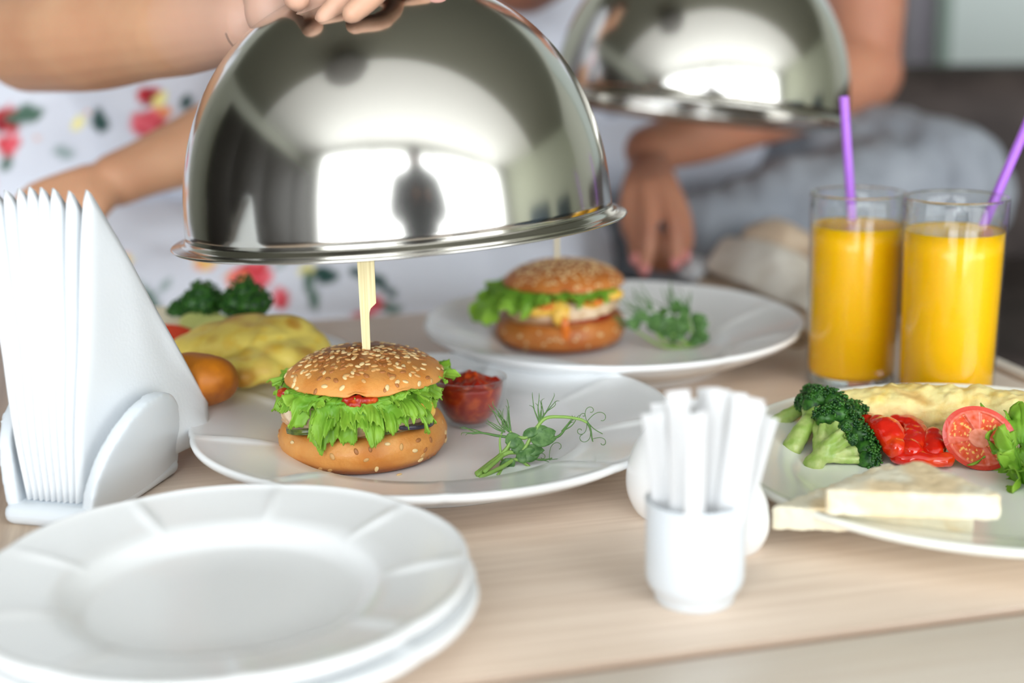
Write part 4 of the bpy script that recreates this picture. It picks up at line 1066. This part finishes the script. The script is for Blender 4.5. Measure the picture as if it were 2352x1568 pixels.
def hair(t, A, e, s, m, long_=False):
    L = [ell(A(0, .022, .045), (.083 * s, .096 * s, .086 * s), e)]
    if long_:
        L += [chain([A(.070, .03, .02), A(.085, .04, -.08), A(.080, .03, -.20)], [.030, .034, .022]), chain([A(-.070, .03, .02), A(-.085, .04, -.08), A(-.080, .03, -.20)], [.030, .034, .022]), chain([A(0, .09, .02), A(0, .10, -.12), A(0, .09, -.24)], [.045, .045, .03])]
    V, F = union(L, .006, 4)
    mk('hair', lumpy((V, F), .005, 30), m, t)

# --- the woman in the floral dress
wo = thing('person', (-.38, 1.55, -.08), 'person in a white floral dress lifting the large steel cloche, one forearm across the lap', 'person')
shR, shL = np.array([-.53, 1.385, .415]), np.array([-.185, 1.42, .42])
elR = C(70, 92, 1.13); wrR = C(572, 50, .930)
elL = C(640, 262, 1.31); wrL = C(268, 412, 1.225)
pel = np.array([-.37, 1.62, .03]); chest = np.array([-.36, 1.47, .30]); neck = np.array([-.355, 1.43, .47]); hd = np.array([-.345, 1.39, .615])
K = .880
mc = [C(790, -175, K + .025), C(742, -155, K + .024), C(694, -125, K + .02), C(650, -88, K + .012)]           # index .. little
fg = [[C(905, -150, K - .045), C(975, -62, K - .052), C(994, -4, K - .050)],
      [C(892, -118, K - .055), C(872, -30, K - .082), C(808, 32, K - .084)],
      [C(826, -98, K - .050), C(798, -16, K - .070), C(746, 40, K - .072)],
      [C(762, -72, K - .042), C(734, 4, K - .056), C(690, 48, K - .055)]]
thumb = [C(612, -10, K + .012), C(632, -80, K - .018), C(656, -56, K - .055), C(682, -4, K - .074)]
L = [chain([shR, (shR + elR) / 2 + np.array([0, 0, -.01]), elR], [.050, .046, .041], 18),
     chain([elR, elR * .72 + wrR * .28, elR * .35 + wrR * .65, wrR], [.0415, .0425, .0345, .0255], 18),
     chain([shL, (shL + elL) / 2, elL], [.048, .042, .036], 18), chain([elL, elL * .7 + wrL * .3, wrL], [.036, .036, .0235], 18),
     chain([pel, (pel + chest) / 2, chest], [.125, .105, .115], 20), chain([shR, chest + np.array([0, .01, .06]), shL], [.052, .085, .052], 18),
     chain([chest + np.array([0, 0, .08]), neck, hd + np.array([0, .02, -.05])], [.07, .047, .045], 18)]
L += hand(wrR, mc, fg, [.0080, .0080, .0078, .0070], .0150, thumb, [ell(C(625, 22, K - .012), (.0175, .015, .020)), ell(C(660, 12, K + .0), (.020, .014, .016))])
w2 = wrL; mcl = [C(150, 418, 1.20), C(140, 442, 1.195), C(140, 466, 1.19), C(148, 488, 1.19)]
L += hand(w2, mcl, [[q + np.array([-.02, -.02, -.006]), q + np.array([-.030, -.035, -.018]), q + np.array([-.034, -.042, -.034])] for q in mcl], [.0085] * 4, .0155, [w2, C(222, 470, 1.20), C(196, 510, 1.19), C(172, 530, 1.185)])
hl, A, e = head(hd, 0, 14, .93); L += hl
# legs folded under the dress
kR, kL = np.array([-.56, 1.46, .01]), np.array([.03, 1.52, .0])
L += [chain([pel, kR], [.085, .055]), chain([pel, kL], [.085, .055]), chain([kR, np.array([-.25, 1.42, -.02])], [.048, .036]), chain([kL, np.array([-.20, 1.50, -.02])], [.048, .036]),
      chain([np.array([-.25, 1.42, -.02]), np.array([-.14, 1.40, -.035])], [.034, .022]), chain([np.array([-.20, 1.50, -.02]), np.array([-.32, 1.50, -.035])], [.034, .022])]
V, F = union(L, .0026, 4)
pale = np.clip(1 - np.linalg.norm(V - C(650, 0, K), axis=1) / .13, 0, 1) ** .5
body = mk('body', (V, F), m_skinw, wo, attrs={'pale': pale})
face_parts(wo, A, e, .93); hair(wo, A, e, .93, m_hairb, True)
def project_on(VF, px, py):
    X_, Y_, Zc = proj(VF[0]); d2 = (X_ - px) ** 2 + (Y_ - py) ** 2
    near = np.where(d2 < 60)[0]
    i = near[np.argmin(Zc[near])] if len(near) else int(np.argmin(d2)); return VF[0][i]
tt = [project_on((V, F), x, y) for x, y in ((514, 82), (520, 92), (527, 103), (536, 112), (546, 117))]
mk('tattoo', tube([q + nrm(CAM - q) * .0002 for q in tt], .0006, 6, 4, flat=.6), m_ink, wo)
tip = fg[0][2]; mk('fingernail', ell(tip + np.array([.004, -.007, .002]), (.0058, .0026, .0040), eul(0, 35, 20)), m_nail2, wo)
# dress: torso, short sleeves, skirt over the folded legs
L = [chain([pel, (pel + chest) / 2, chest + np.array([0, 0, .05])], [.150, .130, .128], 20), chain([shR + np.array([.01, 0, 0]), chest + np.array([0, .01, .08]), shL], [.060, .095, .060], 18),
     chain([shR, shR * .6 + elR * .4], [.062, .060], 18), chain([shL, shL * .55 + elL * .45], [.060, .056], 18),
     chain([pel, (pel + kR) / 2 + np.array([0, -.02, 0]), kR], [.13, .10, .082]), chain([pel, (pel + kL) / 2 + np.array([0, -.03, 0]), kL], [.13, .105, .085]),
     chain([kR + np.array([.05, -.05, -.02]), np.array([-.30, 1.375, -.005]), np.array([-.12, 1.395, -.01]), kL + np.array([0, -.05, -.02])], [.062, .062, .062, .066]),
     chain([np.array([-.46, 1.48, .05]), np.array([-.42, 1.40, .035]), np.array([-.30, 1.40, .03])], [.07, .06, .05]),
     ell((-.72, 1.50, -.02), (.10, .10, .055)), chain([np.array([-.56, 1.55, .25]), np.array([-.62, 1.52, .05])], [.12, .12]), ell((-.50, 1.5, .16), (.13, .10, .20))]
V, F = union(L, .0048, 7)
V = np.array(V); N_ = normals(V, F)
V += N_ * np.array([.009 * nz(v * np.array([1, .6, .45]), 13, 2) + .004 * nz(v, 32, 5) for v in V])[:, None]
base = np.array([.66, .69, .765]); col = np.tile(base, (len(V), 1)) * (1 + .0 * V[:, :1])
RED, DRED, PINK, GRN, DGRN, ORG_, YEL, GRY = (.56, .02, .03), (.20, .01, .02), (.80, .13, .17), (.07, .14, .10), (.015, .06, .05), (.85, .28, .08), (.86, .78, .28), (.30, .38, .38)
def paint(c0, r, c_, ax=None, ratio=1.0, wob=.25, seed=0, soft=.25):
    d = V - c0; ax = nrm(ax if ax is not None else (1, 0, 0)); a = d @ ax; b = np.linalg.norm(d - a[:, None] * ax, axis=1)
    rr = np.sqrt((a / ratio) ** 2 + b ** 2); idx = np.where(rr < r * 1.5)[0]
    for i in idx:
        w_ = r * (1 + wob * 2 * nz(V[i], 60, seed)); f = np.clip((w_ - rr[i]) / (r * soft), 0, 1)
        col[i] = col[i] * (1 - f) + np.array(c_) * f
def flower(px, py, rpx, c1, c2, seed):
    c0 = project_on((V, F), px, py); d0 = np.linalg.norm(c0 - CAM); r = rpx * d0 / FPX
    for k in range(6):
        a = k * PI / 3 + seed; paint(c0 + r * .5 * (RT * math.cos(a) + UP * math.sin(a)), r * .55, c1 if k % 2 else c2, seed=seed + k)
    paint(c0, r * .35, c2, seed=seed)
def pleaf(px, py, lpx, wpx, ang, c_, seed=0):
    c0 = project_on((V, F), px, py); d0 = np.linalg.norm(c0 - CAM)
    ax = RT * math.cos(R(ang)) + UP * math.sin(R(ang)); paint(c0, wpx * d0 / FPX, c_, ax, lpx / wpx, .2, seed)
for a in ((340, 290, 46, RED, PINK, 1), (20, 275, 34, RED, DRED, 2), (22, 330, 26, RED, PINK, 3), (352, 225, 30, RED, DRED, 4), (582, 628, 42, PINK, RED, 5), (640, 690, 24, RED, PINK, 6), (868, 700, 22, PINK, RED, 7), (290, 600, 16, YEL, ORG_, 8), (470, 600, 26, ORG_, YEL, 11), (535, 640, 26, ORG_, PINK, 12), (-60, 300, 40, RED, PINK, 13), (-40, 420, 30, PINK, RED, 14)): flower(*a)
for a in ((372, 232, 24, 14, 60, YEL), (385, 262, 16, 10, 20, ORG_), (180, 280, 24, 11, 55, YEL), (196, 262, 8, 6, 0, ORG_), (228, 275, 52, 22, 72, DGRN), (60, 262, 46, 24, 10, GRN), (150, 348, 34, 14, -15, GRY), (12, 380, 30, 14, 70, GRN), (430, 240, 20, 14, 80, DGRN),
          (330, 680, 56, 22, -50, GRY), (352, 700, 50, 20, -55, GRN), (380, 650, 30, 12, 60, GRY), (700, 620, 34, 15, 80, YEL), (712, 670, 60, 16, -75, GRN), (750, 634, 34, 22, -10, DGRN), (860, 640, 60, 18, -22, DGRN), (900, 710, 30, 14, -10, GRN), (650, 600, 40, 10, 60, GRY), (88, 320, 10, 6, 0, ORG_), (890, 660, 40, 12, -40, DGRN), (840, 730, 10, 30, 80, RED)): pleaf(*a)
for k in range(170):
    i = rng.integers(len(V)); c0 = V[i].copy()
    X_, Y_, _z = proj(c0[None]);
    if -40 < X_[0] < 1500 and 140 < Y_[0] < 760: continue
    cc = [RED, PINK, ORG_, DGRN, YEL, GRN][k % 6]; paint(c0, .020 if k % 2 else .012, cc, (rng.normal(), rng.normal(), rng.normal()), 1.0 if k % 2 else 2.2, seed=k)
dr = mk('dress', (V, F), m_dress, wo, attrs={'Col': np.clip(col, 0, 1)})

# --- the man
mn = thing('person', (.2, 1.8, -.08), 'person in a white T-shirt and pale grey jeans holding the tilted cloche behind the glasses', 'person')
sL, sR = np.array([.43, 1.78, .40]), np.array([.015, 1.78, .42])
eL = C(1982, 165, 1.66); wL = C(1490, 345, 1.475)
kn = K2 + rot2 @ np.array([0, 0, .175])
eR = np.array([.02, 1.60, .30]); wR = kn + np.array([-.035, .095, .045])
pelm = np.array([.22, 1.90, .05]); chm = np.array([.22, 1.84, .33]); nkm = np.array([.22, 1.80, .52]); hdm = np.array([.20, 1.74, .68])
L = [chain([sL, (sL + eL) / 2, eL], [.056, .050, .043], 18), chain([eL, eL * .7 + wL * .3, eL * .3 + wL * .7, wL], [.046, .044, .036, .026], 18),
     chain([sR, (sR + eR) / 2, eR], [.056, .050, .043], 18), chain([eR, eR * .6 + wR * .4, wR], [.045, .045, .029], 18),
     chain([pelm, (pelm + chm) / 2, chm], [.12, .115, .13], 20), chain([sL, chm + np.array([0, 0, .07]), sR], [.058, .10, .058], 18),
     chain([chm + np.array([0, 0, .1]), nkm, hdm + np.array([0, .02, -.05])], [.08, .057, .055], 18)]
mcl = [C(1536, 420, 1.425), C(1512, 424, 1.418), C(1482, 428, 1.418), C(1460, 430, 1.425)]
ft = [[C(1568, 492, 1.415), C(1576, 545, 1.41), C(1572, 588, 1.41)], [C(1544, 498, 1.402), C(1552, 556, 1.398), C(1550, 604, 1.40)], [C(1490, 505, 1.402), C(1488, 565, 1.398), C(1478, 618, 1.40)], [C(1462, 500, 1.412), C(1458, 552, 1.408), C(1458, 596, 1.408)]]
L += hand(wL, mcl, ft, [.0086, .0090, .0088, .0080], .0135, [wL + np.array([-.005, -.01, -.01]), C(1455, 420, 1.43), C(1442, 480, 1.42), C(1446, 530, 1.415)])
mk_ = [kn + np.array([-.035 + .02 * q, .045, .05]) for q in range(4)]
fk = [[q + np.array([.004, -.035, .012]), q + np.array([.006, -.060, -.010]), q + np.array([.004, -.060, -.034])] for q in mk_]
L += hand(wR, mk_, fk, [.0095] * 4, .018, [wR, wR + np.array([-.03, -.03, -.02]), kn + np.array([-.045, .0, .01]), kn + np.array([-.030, -.008, -.005])])
hl, A, e = head(hdm, 0, 16, 1.0); L += hl
kl = C(2150, 446, 1.60); kr = np.array([.03, 1.75, .02])
L += [chain([pelm, kl], [.085, .062]), chain([pelm, kr], [.085, .062]), chain([kl, C(1620, 560, 1.52)], [.052, .038]), chain([kr, np.array([.25, 1.66, -.03])], [.05, .036]),
      chain([C(1620, 560, 1.52), C(1520, 575, 1.50)], [.036, .024]), chain([np.array([.25, 1.66, -.03]), np.array([.34, 1.70, -.04])], [.034, .024])]
V, F = union(L, .0034, 3)
pale = np.clip(1 - np.linalg.norm(V - C(1520, 610, 1.40), axis=1) / .035, 0, 1)
mk('body', (V, F), m_skinm, mn, attrs={'pale': pale}); face_parts(mn, A, e, 1.0); hair(mn, A, e, 1.0, m_haird)
for f_ in ft: mk('fingernail', ell(f_[2] + np.array([0, -.0095, .0015]), (.0052, .0022, .0062), eul(-10, 0, 0)), m_nail, mn)
L = [chain([pelm, (pelm + chm) / 2, chm + np.array([0, 0, .06])], [.142, .135, .148], 20), chain([sL, chm + np.array([0, 0, .09]), sR], [.068, .11, .068], 18),
     chain([sL, sL * .62 + eL * .38], [.070, .068], 18), chain([sR, sR * .62 + eR * .38], [.070, .068], 18), ell((.20, 1.70, .085), (.16, .07, .06)), ell((.02, 1.74, .20), (.10, .05, .20))]
V, F = union(L, .006, 6); N_ = normals(V, F); V = np.array(V) + N_ * np.array([.010 * nz(v * np.array([1, .6, .5]), 12, 8) + .004 * nz(v, 30, 3) for v in V])[:, None]
mk('t_shirt', (V, F), m_tee, mn)
L = [chain([pelm, (pelm + kl) / 2 + np.array([0, -.01, .01]), kl + np.array([0, 0, 0])], [.145, .105, .084], 20), chain([kl, (kl + C(1610, 560, 1.52)) / 2, C(1610, 560, 1.52)], [.078, .074, .058], 20),
     chain([pelm, kr], [.14, .08], 20), chain([kr, np.array([.22, 1.66, -.02])], [.065, .052], 20), ell(pelm + np.array([0, -.05, -.02]), (.17, .12, .09))]
V, F = union(L, .006, 6); N_ = normals(V, F); V = np.array(V) + N_ * np.array([.008 * nz(v, 14, 18) + .005 * nz(v * np.array([2.2, 1, 1]), 26, 3) for v in V])[:, None]
mk('jeans', (V, F), m_jean, mn)

# --- the photographer behind the camera, seen mirrored in the cloches
ph = thing('person', (.13, -.42, -TZ), 'person in a dark jumper behind the camera, mirrored in the steel cloches', 'person')
pp = np.array([0.240, -0.380, .0]); pc = np.array([0.230, -0.320, .41]); pn = np.array([0.220, -0.300, .57]); phd = np.array([0.210, -0.275, .69])
s1_, s2_ = np.array([0.040, -0.320, .50]), np.array([0.420, -0.320, .50])
e1_, e2_ = np.array([-0.010, -0.220, .27]), np.array([0.450, -0.220, .27]); w1_, w2_ = np.array([0.140, -0.120, .36]), np.array([0.280, -0.120, .36])
Lb = []; cam_c = np.array([.10, -0.100, .42])
for w_, el_, s_, sg in ((w1_, e1_, s1_, -1), (w2_, e2_, s2_, 1)):
    Lb += [chain([s_, el_], [.05, .040]), chain([el_, w_], [.040, .026])]
    mq = [w_ + np.array([-sg * .012, .025, .025 - .014 * q]) for q in range(4)]
    Lb += hand(w_, mq, [[q + np.array([-sg * .012, .025, .004]), q + np.array([-sg * .026, .020, .004]), q + np.array([-sg * .034, .004, .002])] for q in mq], [.008] * 4, .0155, [w_, w_ + np.array([0, .005, .03]), w_ + np.array([-sg * .02, .01, .045])])
hl, A, e = head(phd, 180, 20, 1.0); Lb += hl + [chain([pc, pn, phd + np.array([0, -.02, -.05])], [.07, .05, .05]), chain([pp, pc], [.12, .13])]
for sx in (-.1, .1): Lb += [chain([pp + np.array([sx * .8, 0, 0]), pp + np.array([sx, .02, -.34]), pp + np.array([sx, -.02, -.60])], [.09, .058, .04]), chain([pp + np.array([sx, -.02, -.61]), pp + np.array([sx, .12, -.635])], [.04, .03])]
mk('body', union(Lb, .006, 4), m_skinm, ph); face_parts(ph, A, e, 1.0); hair(ph, A, e, 1.0, m_haird)
mk('jumper', union([chain([pp, (pp + pc) / 2, pc + np.array([0, 0, .04])], [.185, .195, .215]), chain([s1_, pc + np.array([0, 0, .09]), s2_], [.10, .15, .10]), chain([s1_, e1_, e1_ * .25 + w1_ * .75], [.095, .085, .055]), chain([s2_, e2_, e2_ * .25 + w2_ * .75], [.095, .085, .055])], .008, 5), m_darkcloth, ph)
mk('trousers', union([chain([pp + np.array([sx * .8, 0, .02]), pp + np.array([sx, .02, -.34]), pp + np.array([sx, -.02, -.58])], [.12, .078, .062]) for sx in (-.1, .1)], .008, 4), mat('navy trousers', (30, 34, 44), .9), ph)

# ------------------------------------------------------------------ furniture mirrored in the steel
t = thing('cabinet', (-2.6, .2, -TZ), 'tall dark stained cabinet by the left wall, mirrored in the cloche', 'cabinet')
mk('carcass', rbox(-2.93, -2.2, -1.65, 1.75, -TZ, 1.15, .01, 2), m_dark, t)
for k in range(4): mk('door', rbox(-2.2, -2.18, -1.64 + k * .85, -.81 + k * .85, -.62, 1.13, .004, 2), m_dark, t)
for k in range(4): mk('handle', tube([(-2.18, -.86 + k * .85, -.1), (-2.15, -.86 + k * .85, -.08), (-2.15, -.86 + k * .85, .08), (-2.18, -.86 + k * .85, .1)], .006, 8, 4), m_steel2, t)
def armchair(x, y, rot, label):
    t = thing('armchair', (x, y, -TZ), label, 'armchair', 'dark blue armchairs at the right')
    def q(name, a): mk(name, rotz(rbox(*[v + o_ for v, o_ in zip(a[:6], (x, x, y, y, 0, 0))], a[6], 4), rot, (x, y)), m_blue, t)
    q('seat', (-.3, .3, -.3, .3, -.42, -.22, .05)); q('backrest', (-.32, .32, .22, .36, -.40, .28, .05)); q('armrest', (-.38, -.27, -.3, .3, -.42, -.05, .04)); q('armrest', (.27, .38, -.3, .3, -.42, -.05, .04))
    for a in (-.28, .28):
        for b in (-.25, .28): mk('leg', rotz(tube([(x + a, y + b, -TZ), (x + a, y + b, -.41)], [.014, .02], 10, 2), rot, (x, y)), m_dark, t)
armchair(2.1, .35, -70, 'dark blue armchair at the right, the nearer one mirrored in the cloche')
armchair(2.9, 1.3, -80, 'dark blue armchair at the right, the farther one mirrored in the cloche')
t = thing('ceiling_lamp', (-.60, .36, CZ_ - .02), 'round grey ceiling lamp above the table, mirrored in the cloches', 'lamp')
mk('shade', lathe([(0, -.20), (.25, -.20), (.26, -.195), (.26, -.01), (.255, 0), (0, 0)], 48, (-.60, .36, CZ_ - .03)), m_lamp, t)
mk('canopy', lathe([(0, 0), (.05, 0), (.055, .028), (0, .03)], 32, (-.60, .36, CZ_ - .031)), m_steel2, t)
